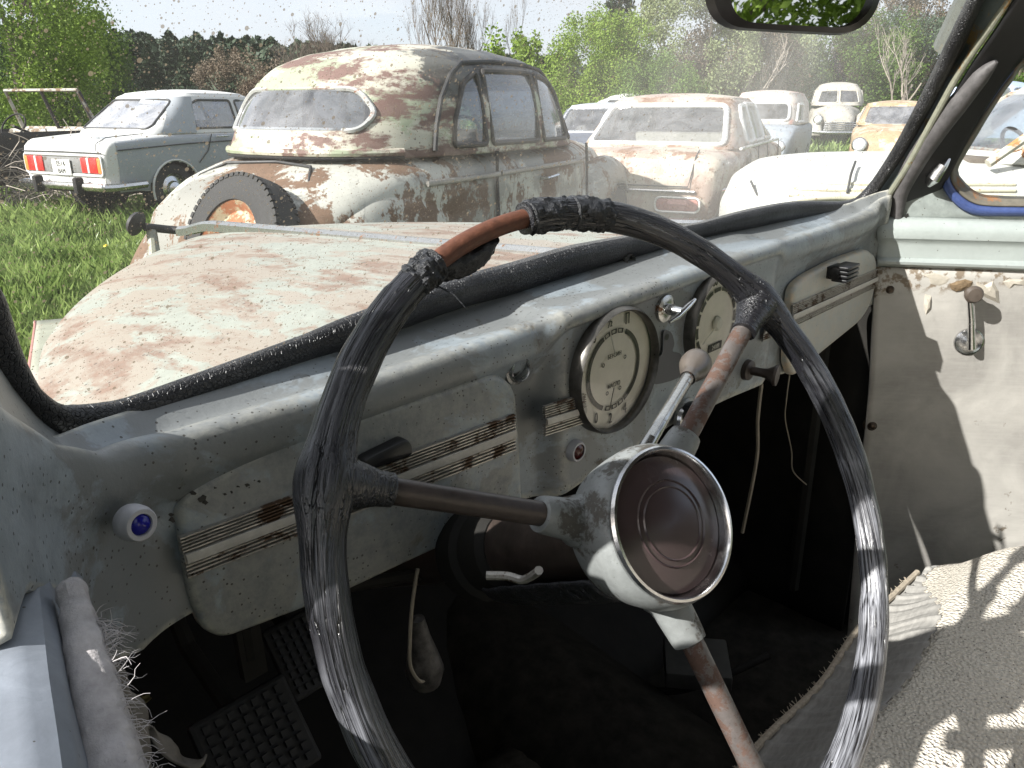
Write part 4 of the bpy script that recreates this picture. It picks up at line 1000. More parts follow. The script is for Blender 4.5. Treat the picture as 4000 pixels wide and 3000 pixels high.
class Car:
    def __init__(s,name,label,cat,X,Y,head,z0=0.,scale=1.,roll=0.,group=None,pitch=0.):
        h=R_(head); fw=Vector((math.sin(h),math.cos(h),0)); lf=Vector((-math.cos(h),math.sin(h),0))
        M=Matrix(((fw[0],lf[0],0,X),(fw[1],lf[1],0,Y),(0,0,1,z0),(0,0,0,1)))@Matrix.Rotation(R_(roll),4,'X')@Matrix.Rotation(R_(pitch),4,'Y')@Matrix.Scale(scale,4)
        s.e=empty(name,M); tag(s.e,label,cat,group); s.b=None
    def body(s,secs,mat,arches=(),ar=.33,nx=110,nb=44,n=5.,tuck=.04,side_mat=None,name='body'):
        """secs: (x, halfwidth, zbottom, zshoulder(at side), zdeck(centre))"""
        xs=[q_[0] for q_ in secs]; S=[[q_[k] for q_ in secs] for k in range(5)]
        x0,x1=xs[0],xs[-1]
        s.S=(xs,S)
        def pt(a,b):
            x=lerp(x0,x1,a); w_,zb,zs,zd=[cmi(x,xs,S[k]) for k in (1,2,3,4)]
            zm=zb+(zs-zb)*.62
            # b 0..1 : left sill -> over -> right sill
            c=b*2-1; sg=-1 if c>0 else 1; c=1-abs(c)     # c:0 at sill,1 at centre
            if c<.34: t=c/.34; y=w_*(1-tuck*(1-t)**2); z=lerp(zb,zm,t)
            else:
                t=(c-.34)/.66; an=t*math.pi/2; y=w_*max(0,math.cos(an))**(2/n); sv=math.sin(an)**(2/n); z=zm+(lerp(zs,zd,1-(y/w_)**2 if w_ else 1)-zm)*sv
            return Vector((x,sg*y,z))
        s.bpt=pt
        def keep(a,b):
            p=pt(a,b)
            if abs(p[1])>.5*cmi(p[0],xs,S[1]):
                for ax_ in arches:
                    if (p[0]-ax_)**2+(p[2]-.30)**2<ar*ar: return False
            return True
        mb=MB().grid(pt,nx,nb,keep=keep)
        # end caps
        for a in (0,1):
            P=[pt(a,j/nb) for j in range(nb+1)]; mb.add(P,[tuple(range(nb+1))])
        s.b=mb.build(name,mat,s.e,weld=.0005,solid=0)
        for ax_ in arches:
            for sg in (1,-1):
                pts=[]
                for k in range(25):
                    t=math.pi*(k/24)*1.16-.08*math.pi; x=ax_+ar*math.cos(t); z=.30+ar*math.sin(t)
                    w_=cmi(x,xs,S[1]); 
                    pts.append(Vector((x,sg*(w_+.004),z)))
                MB().tube(pts,.013,6).build('arch_lip',mat,s.e)
                MB().lathe([(ar*.99,-.22),(ar*.99,.0)],Vector((ax_,sg*(cmi(ax_,xs,S[1])-.0),.30)),Vector((0,sg,0)),24).build('wheel_well',m_under,s.e)
        MB().box(Vector(((x0+x1)/2,0,cmi(0,xs,S[2])+.05)),((x1-x0)*.9,cmi(0,xs,S[1])*1.7,.06)).build('underbody',m_under,s.e)
        return s
    def cabin(s,lv,mat,wins,nth=220,nl=46,n=5.,crown=.05,trim=None,tr=.012,glass=None,roofmat=None,name='cabin',trimrear=None):
        """lv: (z, x_rear, x_front, halfwidth) from the belt up to the roof edge; wins: list of (kind, polygon)"""
        Z=[q_[0] for q_ in lv]
        zt=Z[-1]
        def plan(z): return cmi(z,Z,[q_[1] for q_ in lv]),cmi(z,Z,[q_[2] for q_ in lv]),cmi(z,Z,[q_[3] for q_ in lv])
        def side(th,z):
            xr,xf,w_=plan(z); cx=(xr+xf)/2;A=(xf-xr)/2; c=math.cos(th);s_=math.sin(th)
            return Vector((cx+A*abs(c)**(2/n)*(1 if c>0 else -1), w_*abs(s_)**(2/n)*(1 if s_>0 else -1), z))
        def yat(x,z):
            xr,xf,w_=plan(z); cx=(xr+xf)/2;A=(xf-xr)/2; return w_*max(0,1-abs((x-cx)/A)**n)**(1/n)
        def xat(y,z,front):
            xr,xf,w_=plan(z); cx=(xr+xf)/2;A=(xf-xr)/2; k=A*max(0,1-min(1,abs(y/w_))**n)**(1/n); return cx+k if front else cx-k
        def inp(px,py,poly):
            r=False; j=len(poly)-1
            for i in range(len(poly)):
                a,b=poly[i],poly[j]
                if (a[1]>py)!=(b[1]>py) and px<(b[0]-a[0])*(py-a[1])/(b[1]-a[1])+a[0]: r=not r
                j=i
            return r
        W=[]
        for w_ in wins:
            kind,poly=w_[0],w_[1]; rad=w_[2] if len(w_)>2 else .05
            pl=[(p[0],p[1]) for p in roundpoly([Vector((a,b,0)) for a,b in poly],rad,5)]; W.append((kind,pl))
        def which(p):
            xr,xf,w_=plan(p[2]); cx=(xr+xf)/2;A=(xf-xr)/2; fx=abs((p[0]-cx)/A)**n; fy=abs(p[1]/w_)**n
            for i,(k,pl) in enumerate(W):
                if k in('L','R'):
                    if (p[1]>0)==(k=='L') and fy>.30 and inp(p[0],p[2],pl): return i
                elif k=='rear':
                    if p[0]<cx and fx>.12 and inp(p[1],p[2],pl): return i
                elif k=='front':
                    if p[0]>cx and fx>.12 and inp(p[1],p[2],pl): return i
            return -1
        # equalised theta
        ths=[]; P0=[side(2*math.pi*i/1440,Z[0]) for i in range(1441)]; ac=[0]
        for i in range(1440): ac.append(ac[-1]+(P0[i+1]-P0[i]).length)
        j=0
        for i in range(nth):
            t=i/nth*ac[-1]
            while ac[j+1]<t: j+=1
            ths.append(2*math.pi*(j+(t-ac[j])/max(1e-9,ac[j+1]-ac[j]))/1440)
        vs=[];fs=[];pf=[[] for _ in W]
        for l in range(nl+1):
            z=lerp(Z[0],zt,l/nl); vs+=[side(t,z) for t in ths]
        for l in range(nl):
            for i in range(nth):
                q_=(l*nth+i,l*nth+(i+1)%nth,(l+1)*nth+(i+1)%nth,(l+1)*nth+i)
                c=(vs[q_[0]]+vs[q_[1]]+vs[q_[2]]+vs[q_[3]])/4; k=which(c)
                (fs if k<0 else pf[k]).append(q_)
        # roof dome
        xr,xf,w_=plan(zt); cx=(xr+xf)/2; o=len(vs); rl=9
        for l in range(1,rl+1):
            t=l/rl
            for i in range(nth):
                p=vs[nl*nth+i]; vs.append(Vector((lerp(p[0],cx,t),lerp(p[1],0,t),zt+crown*(1-(1-t)**2.2))))
        for l in range(rl):
            b0=(nl*nth if l==0 else o+(l-1)*nth); b1=o+l*nth
            for i in range(nth): fs.append((b0+i,b0+(i+1)%nth,b1+(i+1)%nth,b1+i))
        MB().add(vs,fs).build(name,mat,s.e,weld=.0004,solid=.012)
        for (k,pl),f_ in zip(W,pf):
            if not f_: continue
            idx=sorted({i for q_ in f_ for i in q_}); mp={a:b for b,a in enumerate(idx)}
            cc=Vector((cx,0,(Z[0]+zt)/2))
            V=[vs[a]+(cc-vs[a]).normalized()*.006 for a in idx]
            if glass is not False:
                MB().add(V,[tuple(mp[a] for a in q_) for q_ in f_]).build('window_pane',glass or g_clear,s.e)
            pts=[]
            for (a,b) in pl:
                b2=min(max(b,Z[0]),zt)
                if k in('L','R'): y=yat(a,b2)+.002; pts.append(Vector((a,y if k=='L' else -y,b2)))
                else:
                    x=xat(a,b2,k=='front'); pts.append(Vector((x+(.002 if k=='front' else -.002),a,b2)))
            tm=(trimrear if (k=='rear' and trimrear) else trim) or m_gask
            MB().tube(pts,tr,7,closed=True).build('window_trim',tm,s.e)
        s.yat,s.xat=yat,xat
        return s
    def wheel(s,x,y,z=.31,r=.31,w_=.16,rim=None,ax=None,cap=True,name='wheel',tread=False,hub=None):
        sg=1 if y>0 else -1; ax=Vector(ax) if ax is not None else Vector((0,sg,0)); c=Vector((x,y,z))
        g=MB().lathe([(r*.60,-w_*.5),(r*.80,-w_*.5),(r*.96,-w_*.42),(r,-w_*.25),(r,w_*.25),(r*.97,w_*.40),(r*.80,w_*.5),(r*.62,w_*.46),(r*.60,w_*.3)],c,ax,56).build(name,m_tyre,s.e)
        if tread:
            tb=MB(); A=ax.normalized(); X=A.orthogonal().normalized(); Yv=A.cross(X)
            for i in range(56):
                t=2*math.pi*i/56
                for sd in (-1,1):
                    rd=X*math.cos(t)+Yv*math.sin(t); tg=A.cross(rd)
                    tb.box(c+rd*(r*.968)+A*sd*w_*.34,(w_*.2,r*.075,r*.05),ax=(A,tg,rd))
            tb.build('tread_block',m_tyre,g,smooth=False)['kind']='stuff'
        MB().lathe([(0,w_*.30),(r*.18,w_*.30),(r*.30,w_*.20),(r*.50,w_*.12),(r*.57,w_*.30),(r*.63,w_*.44),(r*.63,w_*.36)],c,ax,40).build('rim',rim or m_cchr,g)
        if cap: MB().lathe([(0,w_*.52),(r*.16,w_*.50),(r*.27,w_*.42),(r*.32,w_*.28),(r*.32,w_*.2)],c,ax,32).build('hub_cap',hub or m_cchr,g)
        return g
    def bx(s,name,c,sz,mat,bev=.01,parent=None):
        return MB().box(Vector(c),sz,bev=bev).build(name,mat,parent or s.e)
    def tube(s,name,pts,r,mat,closed=False,parent=None,flat=1.):
        return MB().tube([Vector(p) for p in pts],r,8,closed=closed,flat=flat).build(name,mat,parent or s.e)
    def interior(s,xs_,w_,zb,swx=.35,mat=None,wheel=True):
        mt=mat or m_cint
        for x in xs_:
            s.bx('seat',(x+.15,0,zb-.42),(.5,w_*1.7,.16),mt,.04); s.bx('seat_back',(x-.1,0,zb-.17),(.14,w_*1.7,.50),mt,.05)
        s.bx('dashboard',(swx+.42,0,zb-.10),(.25,w_*1.8,.16),mt,.04)
        if wheel:
            c=Vector((swx+.12,w_*.5,zb-.02)); A=Vector((-.85,0,.52)).normalized(); X=A.orthogonal().normalized(); Yv=A.cross(X)
            g=MB().tube([c+(X*math.cos(t)+Yv*math.sin(t))*.2 for t in [2*math.pi*i/32 for i in range(32)]],.013,8,closed=True).build('steering_wheel',m_under,s.e)
            MB().tube([c+X*.2,c,c-X*.2],.009,6).build('wheel_spoke',m_under,g)
            MB().tube([c,c-A*.4],.02,6).build('steering_column',m_under,g)
# ---------------------------------------------------------------- A : rounded old sedan straight ahead
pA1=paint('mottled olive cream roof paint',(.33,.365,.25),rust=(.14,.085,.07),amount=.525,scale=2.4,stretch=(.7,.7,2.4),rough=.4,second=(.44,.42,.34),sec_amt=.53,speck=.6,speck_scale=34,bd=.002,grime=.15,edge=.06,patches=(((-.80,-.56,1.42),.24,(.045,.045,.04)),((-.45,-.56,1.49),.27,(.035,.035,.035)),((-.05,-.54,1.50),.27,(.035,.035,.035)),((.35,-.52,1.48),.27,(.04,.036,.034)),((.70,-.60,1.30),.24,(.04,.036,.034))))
pA2=paint('chalky rusted body paint',(.46,.455,.40),rust=(.13,.08,.05),amount=.50,scale=3.4,stretch=(1,1,.6),rough=.5,second=(.22,.215,.19),sec_amt=.54,speck=.5,speck_scale=35,bd=.003,grime=.2,edge=.03)
A=Car('vintage_sedan','round-roofed rusty cream old sedan with a spare wheel on its tail','car',-.46,5.86,30.5,.03,1.07)
A.body([(a_,b_*1.06,c_,d_,e_) for a_,b_,c_,d_,e_ in [(-2.06,.30,.30,.50,.56),(-2.03,.46,.28,.62,.70),(-1.92,.56,.28,.74,.82),(-1.7,.62,.28,.86,.92),(-1.4,.655,.28,.95,.985),(-1.1,.67,.28,.985,.99),(-.2,.685,.28,.99,.99),(.6,.675,.28,.985,.99),(.8,.60,.28,.97,1.0),(1.2,.46,.30,.94,1.0),(1.6,.38,.30,.90,.96),(1.9,.32,.30,.80,.86),(1.96,.26,.32,.66,.74)]],pA2,arches=(),n=4.5)
def fender(car_,x0,x1,yc,hwf,zt,mat,name='fender',zb=.26,pw=.55,xs_=None,n=30,hole=None):
    for sg in (1,-1):
        def fn(a,b):
            x=lerp(x0,x1,a); k=max(0.,math.sin(math.pi*min(1,max(0,a))))**pw; t=math.pi*b*1.0
            y=yc+hwf*(.55+.45*k)*math.cos(t)*(1 if math.cos(t)>0 else .9); z=zb+(zt-zb)*k*max(0,math.sin(t))**.62
            return Vector((x,sg*y,z))
        keep=None
        if hole:
            def keep(a,b,fn=fn):
                p=fn(a,b); return not((p[0]-hole[0])**2+(p[2]-hole[1])**2<hole[2]**2 and abs(p[1])>yc+.2*hwf)
        MB().grid(fn,n*2,n,keep=keep).build(name,mat,car_.e,solid=.004)
fender(A,-2.10,-.62,.60,.165,.86,pA2,'rear_fender',pw=.6,hole=(-1.02,.30,.325))
fender(A,.62,2.0,.56,.17,.86,pA2,'front_fender',pw=.5,hole=(1.35,.32,.32))
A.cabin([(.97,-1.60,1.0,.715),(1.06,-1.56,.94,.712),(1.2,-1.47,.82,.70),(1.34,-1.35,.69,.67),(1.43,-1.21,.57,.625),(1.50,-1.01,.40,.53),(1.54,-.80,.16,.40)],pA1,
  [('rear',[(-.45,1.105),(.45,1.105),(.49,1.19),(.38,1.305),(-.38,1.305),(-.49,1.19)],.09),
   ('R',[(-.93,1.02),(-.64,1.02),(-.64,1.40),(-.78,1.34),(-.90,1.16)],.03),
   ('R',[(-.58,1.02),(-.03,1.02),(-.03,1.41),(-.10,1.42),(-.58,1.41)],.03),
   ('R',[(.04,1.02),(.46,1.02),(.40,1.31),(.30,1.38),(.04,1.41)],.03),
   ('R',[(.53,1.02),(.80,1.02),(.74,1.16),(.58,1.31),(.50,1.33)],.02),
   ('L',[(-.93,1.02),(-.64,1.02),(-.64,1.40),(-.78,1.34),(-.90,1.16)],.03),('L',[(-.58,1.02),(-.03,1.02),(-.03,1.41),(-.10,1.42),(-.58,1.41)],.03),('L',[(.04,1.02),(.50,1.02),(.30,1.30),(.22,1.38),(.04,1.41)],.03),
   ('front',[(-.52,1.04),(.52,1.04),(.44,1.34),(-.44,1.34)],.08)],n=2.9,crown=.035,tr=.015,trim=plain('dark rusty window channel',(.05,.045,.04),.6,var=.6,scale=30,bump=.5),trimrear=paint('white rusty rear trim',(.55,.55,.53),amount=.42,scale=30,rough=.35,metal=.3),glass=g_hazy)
A.interior([-.85,.0],.52,1.0,.35)
# gutter rails and mouldings
m_moul=plain('worn grey moulding',(.22,.21,.19),.45,.4,var=.4,scale=40)
A.tube('drip_rail',[(x,-A.yat(x,z)-.012,z) for x,z in [(-1.08,1.0),(-1.05,1.12),(-.98,1.26),(-.86,1.38),(-.72,1.445),(-.4,1.465),(0,1.462),(.26,1.44),(.48,1.36),(.68,1.22),(.84,1.02)]],.014,m_gask)
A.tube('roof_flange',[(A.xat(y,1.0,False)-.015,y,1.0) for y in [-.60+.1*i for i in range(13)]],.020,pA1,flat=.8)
for z in (.975,): A.tube('roof_gap',[(A.xat(y,.98,False)-.012,y,z) for y in [-.60+.1*i for i in range(13)]],.009,m_under)
A.tube('belt_moulding',[(-1.22,-.715,.845),(-.6,-.74,.85),(-.55,-.74,.852)],.016,m_moul,flat=.7)
A.tube('belt_moulding',[(-.53,-.74,.853),(0,-.74,.86),(.58,-.73,.865)],.015,m_moul,flat=.7)
A.tube('belt_moulding',[(.70,-.64,.87),(1.2,-.50,.86)],.012,m_moul)
for x in (-.56,.66): A.tube('door_gap',[(x,-.73 if x<0 else -.72,.98),(x-.01,-.735,.8),(x+.02,-.73,.55),(x+.05,-.715,.30)],.010,m_under)
A.tube('door_handle',[(-.02,-.73,.79),(-.02,-.775,.79),(.13,-.775,.80)],.010,m_cchr)
A.tube('trunk_seam',[(-1.60,-.05,.955),(-1.62,-.30,.94),(-1.72,-.38,.88),(-1.90,-.40,.72),(-1.96,-.38,.60)],.008,m_gask)
A.tube('trunk_seam',[(-1.60,-.05,.955),(-1.62,.30,.94),(-1.72,.40,.88),(-1.90,.42,.72)],.008,m_gask)
m_srim=paint('rusty cream rim',(.50,.42,.28),rust=(.28,.11,.05),amount=.52,scale=9,rough=.5)
A.wheel(-2.06,-.24,z=.60,r=.34,w_=.16,rim=m_srim,ax=(-.93,.08,.36),name='spare_wheel',tread=True,hub=plain('white hub cap',(.72,.72,.74),.25,.3,var=.1))
m_disc=paint('scuffed white disc',(.52,.51,.49),rust=(.13,.11,.10),amount=.47,scale=9,rough=.5)
for sg in (1,-1): 
    A.wheel(-1.02,sg*.64,r=.31,rim=m_srim); A.wheel(1.35,sg*.62,r=.31,rim=m_srim)
    MB().lathe([(0,.012),(.2,.010),(.30,.004),(.315,-.01)],Vector((-1.02,sg*.745,.31)),Vector((0,sg,0)),48).build('wheel_spat',m_disc,A.e)
# ---------------------------------------------------------------- B : white three box sedan, its shaded side coloured grey-blue
pB=paint('chalky white car paint',(.56,.56,.54),rust=(.25,.13,.07),amount=.28,scale=3,rough=.4,speck=.4,speck_scale=30,bd=.001,grime=.06)
pBs=paint('grey blue side shade',(.29,.31,.33),rust=(.2,.15,.1),amount=.22,scale=3,rough=.5,speck=.2,speck_scale=30,grime=.08,bd=.001)  # shade of the side away from the sun, put into its colour
B=Car('saloon_car','white boxy saloon with grey-blue shaded side and red tail lamps on the grass','car',-4.18,11.0,27,.09,1.0)
B.body([(-2.10,.70,.42,.76,.78),(-2.07,.735,.38,.84,.86),(-2.0,.75,.36,.90,.91),(-1.4,.775,.30,.945,.95),(-.6,.78,.28,.955,.96),(.6,.78,.28,.95,.96),(1.4,.76,.30,.92,.95),(1.95,.72,.36,.86,.88),(2.06,.69,.42,.78,.80)],pB,arches=(-1.22,1.25),ar=.35,n=9,tuck=.06)
B.cabin([(.94,-1.45,.92,.73),(1.05,-1.32,.74,.70),(1.25,-1.05,.50,.64),(1.37,-.90,.34,.595),(1.41,-.80,.24,.56)],pB,
  [('rear',[(-.60,1.0),(.60,1.0),(.52,1.33),(-.52,1.33)],.07),
   ('R',[(-.78,1.0),(-.10,1.0),(-.10,1.33),(-.62,1.33),(-.74,1.28)],.04),('R',[(-.02,1.0),(.70,1.0),(.40,1.32),(-.02,1.33)],.04),
   ('L',[(-.78,1.0),(-.10,1.0),(-.10,1.33),(-.62,1.33),(-.74,1.28)],.04),('L',[(-.02,1.0),(.70,1.0),(.40,1.32),(-.02,1.33)],.04),
   ('front',[(-.60,1.0),(.60,1.0),(.52,1.33),(-.52,1.33)],.07)],n=8,crown=.05,glass=carglass('sky blue hazy glass',(.66,.7,.82),.62,3.),tr=.014)
B.interior([-.6,.15],.6,1.0,.4)
def sidepanel(car_,x0,x1,zb,zt,mat,name,sg=-1,arch=None,off=.003,n=90,m=30,top=None):
    xs,S=car_.S
    def fn(a,b):
        x=lerp(x0,x1,a); zz=lerp(zb,min(zt,top(x) if top else zt),b)
        # find y on the body at this height
        w_,b0,zs,zd=[cmi(x,xs,S[k]) for k in (1,2,3,4)]; zm=b0+(zs-b0)*.62
        if zz<zm: t=(zz-b0)/(zm-b0); y=w_*(1-.06*(1-t)**2)
        else: s_=min(.999,(zz-zm)/max(1e-6,zs-zm))**(9/2); y=w_*math.sqrt(max(0,1-s_*s_))**(2/9)
        return Vector((x,sg*(y+off),zz))
    keep=None
    if arch: keep=lambda a,b:(lambda p:(p[0]-arch[0])**2+(p[2]-.30)**2>arch[1]**2)(fn(a,b))
    return MB().grid(fn,n,m,keep=keep).build(name,mat,car_.e)
sidepanel(B,-1.96,1.9,.33,.925,pBs,'shade_side',arch=(-1.22,.35))
# C pillar panel, greyed for the shade on that side
MB().grid(lambda a,b:(lambda z:(lambda x:Vector((x,-(B.yat(x,z)+.016),z)))(lerp(lerp(-1.30,-.92,(z-.95)/.42),lerp(-.80,-.70,(z-.95)/.42),a)))(lerp(.95,1.365,b)),10,16).build('shade_pillar',pBs,B.e)
B.tube('side_crease',[(-1.95,-.765,.79),(-1.0,-.795,.83),(.3,-.797,.85)],.007,m_gask)
B.tube('door_gap',[(-.62,-.792,.93),(-.70,-.794,.74),(-.86,-.792,.60)],.006,m_gask)
B.tube('door_handle',[(-.55,-.80,.90),(-.53,-.825,.90),(-.36,-.825,.905),(-.34,-.80,.905)],.012,m_cchr)
m_redl=plain('red tail lamp',(.60,.035,.03),.25,var=.15,scale=30); m_orl=plain('orange tail lamp',(.75,.22,.06),.25,var=.15,scale=30)
X_=-2.112
fr_=MB().tube(roundpoly([Vector((X_,-.68,.52)),Vector((X_,.68,.52)),Vector((X_,.68,.735)),Vector((X_,-.68,.735))],.04,4),.015,7,closed=True).build('tail_frame',pB,B.e)
B.bx('tail_panel',(X_+.004,0,.628),(.012,.74,.17),plain('grey tail panel',(.16,.16,.155),.6,var=.3),.004)
for sg in (1,-1):
    l=B.bx('tail_lamp',(X_-.004,sg*.545,.628),(.03,.13,.165),m_redl,.01); B.bx('tail_lamp',(X_-.004,sg*.645,.628),(.03,.06,.165),m_orl,.01)['label']='orange turn lamp'
    B.bx('tail_lamp',(X_-.004,sg*.395,.628),(.03,.11,.165),m_redl,.01); B.bx('lamp_divider',(X_-.008,sg*.465,.628),(.03,.035,.17),pB,.005)
    B.bx('overrider',(X_-.10,sg*.36,.41),(.11,.075,.19),m_under,.025)
pl=B.bx('number_plate',(X_-.02,.0,.60),(.012,.32,.17),plain('white plate',(.6,.6,.57),.5,var=.1),.004)
tx=MB(); 
for s_,zz,sc in (('0514',.635,.085),('BAM',.555,.075)): addtext(tx,s_,sc,Vector((X_-.0275,0,zz)),(0,-1,0),(0,0,1),.9,.002)
tx.build('plate_characters',m_under,pl,smooth=False)
B.bx('bumper',(X_-.06,0,.40),(.09,1.50,.085),m_cchr,.03)
for sg in (1,-1): B.tube('bumper_end',[(X_-.05,sg*.74,.40),(X_+.02,sg*.80,.40),(X_+.42,sg*.82,.41)],.042,m_cchr)
B.tube('trunk_seam',[(-2.112,.70,.765),(-2.114,0,.77),(-2.112,-.70,.765)],.006,m_gask)
for x in (-1.22,1.25):
    for sg in (1,-1): B.wheel(x,sg*.66,r=.30)
# ---------------------------------------------------------------- C : pinkish sedan
pC=paint('faded pink paint',(.37,.275,.225),rust=(.20,.12,.08),amount=.47,scale=3,rough=.42,speck=.7,speck_scale=22,second=(.42,.37,.30),sec_amt=.53,bd=.001,grime=.08)
Cc=Car('saloon_car','faded pink saloon with pale window surrounds and dented side','car',1.98,8.9,25,0,1.0,group=None)
Cc.body([(-2.24,.62,.42,.76,.78),(-2.20,.70,.38,.90,.92),(-2.1,.75,.34,.96,.98),(-1.5,.80,.30,.985,.99),(-.6,.81,.28,.99,.99),(.7,.81,.28,.98,.99),(1.5,.79,.30,.95,.97),(2.1,.73,.36,.90,.92),(2.22,.66,.42,.80,.82)],pC,arches=(-1.35,1.3),ar=.35,n=6,tuck=.12)
pCw=plain('pale window surround',(.66,.65,.62),.3,.3,var=.12)
Cc.cabin([(.97,-1.62,.95,.76),(1.08,-1.46,.80,.73),(1.28,-1.20,.52,.66),(1.38,-1.06,.38,.61),(1.42,-.95,.28,.57)],pC,
  [('rear',[(-.64,1.01),(.64,1.01),(.55,1.35),(-.55,1.35)],.06),
   ('R',[(-1.05,1.01),(-.62,1.01),(-.62,1.35),(-.86,1.34),(-1.0,1.24)],.04),('R',[(-.56,1.01),(.0,1.01),(.0,1.36),(-.56,1.36)],.03),('R',[(.07,1.01),(.72,1.01),(.42,1.34),(.07,1.35)],.04),
   ('L',[(-1.05,1.01),(-.62,1.01),(-.62,1.35),(-.86,1.34),(-1.0,1.24)],.04),('L',[(-.56,1.01),(.0,1.01),(.0,1.36),(-.56,1.36)],.03),('L',[(.07,1.01),(.72,1.01),(.42,1.34),(.07,1.35)],.04),
   ('front',[(-.64,1.01),(.64,1.01),(.55,1.35),(-.55,1.35)],.06)],n=8,crown=.05,trim=pCw,tr=.026)
Cc.interior([-.75,.1],.62,1.02,.4,mat=plain('pale seats',(.36,.32,.27),.9))
Cc.tube('belt_moulding',[(-1.6,-.80,.985),(-.5,-.815,.99),(.9,-.81,.985)],.014,pCw)
Cc.tube('side_moulding',[(-2.20,-.66,.64),(-2.0,-.775,.665),(-1.2,-.815,.72),(.5,-.825,.78)],.016,m_cchr,flat=.6)
Cc.tube('tail_moulding',[(-2.255,.60,.66),(-2.262,0,.66),(-2.255,-.56,.66)],.014,m_cchr)
for sg in (1,-1):
    tl_=MB().prism(roundpoly([Vector((-2.235,sg*.60,.50)),Vector((-2.245,sg*.24,.50)),Vector((-2.245,sg*.24,.60)),Vector((-2.235,sg*.60,.60))],.045,5),(-.03,0,0),.008,2).build('tail_lamp',plain('brown red lamp',(.36,.15,.12),.3),Cc.e)
    Cc.tube('lamp_rim',roundpoly([Vector((-2.262,sg*.61,.49)),Vector((-2.268,sg*.23,.49)),Vector((-2.268,sg*.23,.61)),Vector((-2.262,sg*.61,.61))],.05,4),.010,pCw,closed=True)
    MB().prism(roundpoly([Vector((-2.262,sg*.50,.555)),Vector((-2.27,sg*.34,.555)),Vector((-2.27,sg*.34,.595)),Vector((-2.262,sg*.50,.595))],.01,3),(-.008,0,0)).build('lamp_reflector',plain('pink lens',(.60,.30,.27),.3),tl_)
for zz in (.415,.31): Cc.tube('bumper',[(-1.85,.82,zz),(-2.25,.76,zz),(-2.34,.5,zz),(-2.36,0,zz),(-2.34,-.5,zz),(-2.25,-.76,zz),(-1.85,-.82,zz)],.035,m_cchr)
MB().lathe([(0,.006),(.06,.005),(.10,.0)],Vector((-1.15,-.822,.83)),Vector((0,-1,0)),18).build('dent',plain('dark dent',(.10,.08,.07),.6,var=.6,scale=30),Cc.e)
for x in (-1.35,1.3):
    for sg in (1,-1): Cc.wheel(x,sg*.67,r=.31)
Cc.tube('trunk_seam',[(-2.0,.56,.985),(-2.17,.57,.94),(-2.245,.57,.80),(-2.262,.55,.70),(-2.262,-.50,.70),(-2.245,-.52,.80),(-2.17,-.53,.94),(-2.0,-.52,.985)],.006,m_gask)
for x in (-.60,.04,.95): Cc.tube('door_gap',[(x,-.812,.98),(x-.01,-.822,.8),(x,-.818,.5),(x+.02,-.80,.32)],.006,m_gask)
B.tube('door_gap',[(-.06,-.795,.93),(-.06,-.80,.7),(-.05,-.79,.36)],.005,m_gask)
B.tube('trunk_seam',[(-1.45,-.60,.955),(-1.95,-.60,.925),(-2.085,-.60,.865),(-2.11,-.60,.78)],.005,m_gask)
# ---------------------------------------------------------------- D : white car side-on at the right
pD=paint('bleached white paint',(.50,.50,.46),rust=(.42,.32,.16),amount=.27,scale=4,rough=.45,speck=.35,speck_scale=24,bd=.001,grime=.06)
D=Car('vintage_sedan','bleached white old sedan parked side-on close beyond the passenger side','car',3.90,5.6,-84,0,1.0)
D.body([(-2.2,.5,.34,.66,.70),(-2.1,.66,.30,.86,.9),(-1.7,.76,.28,.98,1.0),(-.9,.80,.28,1.01,1.02),(.6,.80,.28,1.0,1.02),(1.1,.79,.28,.99,1.03),(1.7,.77,.30,.96,1.02),(2.05,.72,.32,.90,.98),(2.22,.60,.34,.80,.88),(2.30,.40,.38,.66,.74)],pD,arches=(-1.3,1.45),ar=.34,n=3.6)
D.cabin([(.99,-1.45,.85,.75),(1.15,-1.30,.66,.72),(1.36,-1.0,.42,.65),(1.50,-.72,.22,.54),(1.56,-.5,.05,.42)],pD,
  [('L',[(-1.0,1.04),(-.35,1.04),(-.35,1.44),(-.72,1.42),(-.95,1.2)],.05),('L',[(-.27,1.04),(.62,1.04),(.36,1.36),(.16,1.45),(-.27,1.46)],.05),
   ('R',[(-1.0,1.04),(-.35,1.04),(-.35,1.44),(-.72,1.42),(-.95,1.2)],.05),('R',[(-.27,1.04),(.62,1.04),(.36,1.36),(.16,1.45),(-.27,1.46)],.05),
   ('front',[(-.58,1.06),(.58,1.06),(.48,1.42),(-.48,1.42)],.08),('rear',[(-.5,1.1),(.5,1.1),(.4,1.4),(-.4,1.4)],.1)],n=3.4,crown=.05,trim=paint('rusty pale channel',(.5,.48,.4),rust=(.3,.13,.05),amount=.5,scale=20,rough=.5),tr=.018)
D.interior([-.6,.1],.6,1.05,.35)
m_crs=paint('cream louvre trim',(.66,.62,.48),rust=(.25,.16,.08),amount=.42,scale=22,rough=.4)
def by(car_,x,z,n):
    xs,S=car_.S; w_,b0,zs,zd=[cmi(x,xs,S[k]) for k in (1,2,3,4)]; zm=b0+(zs-b0)*.62
    if z<=zm: return w_
    q_=min(.999,(z-zm)/(zs-zm)); return w_*max(0,1-q_**n)**(1/n)
for k in range(3): D.tube('louvre_bar',[(x,by(D,x,.865-.035*k+.012*(2-x),3.6)+.004,.865-.035*k+.012*(2-x)) for x in [2.04,1.95,1.8,1.6,1.3,1.0,.7]],.0125,m_crs,flat=.8)
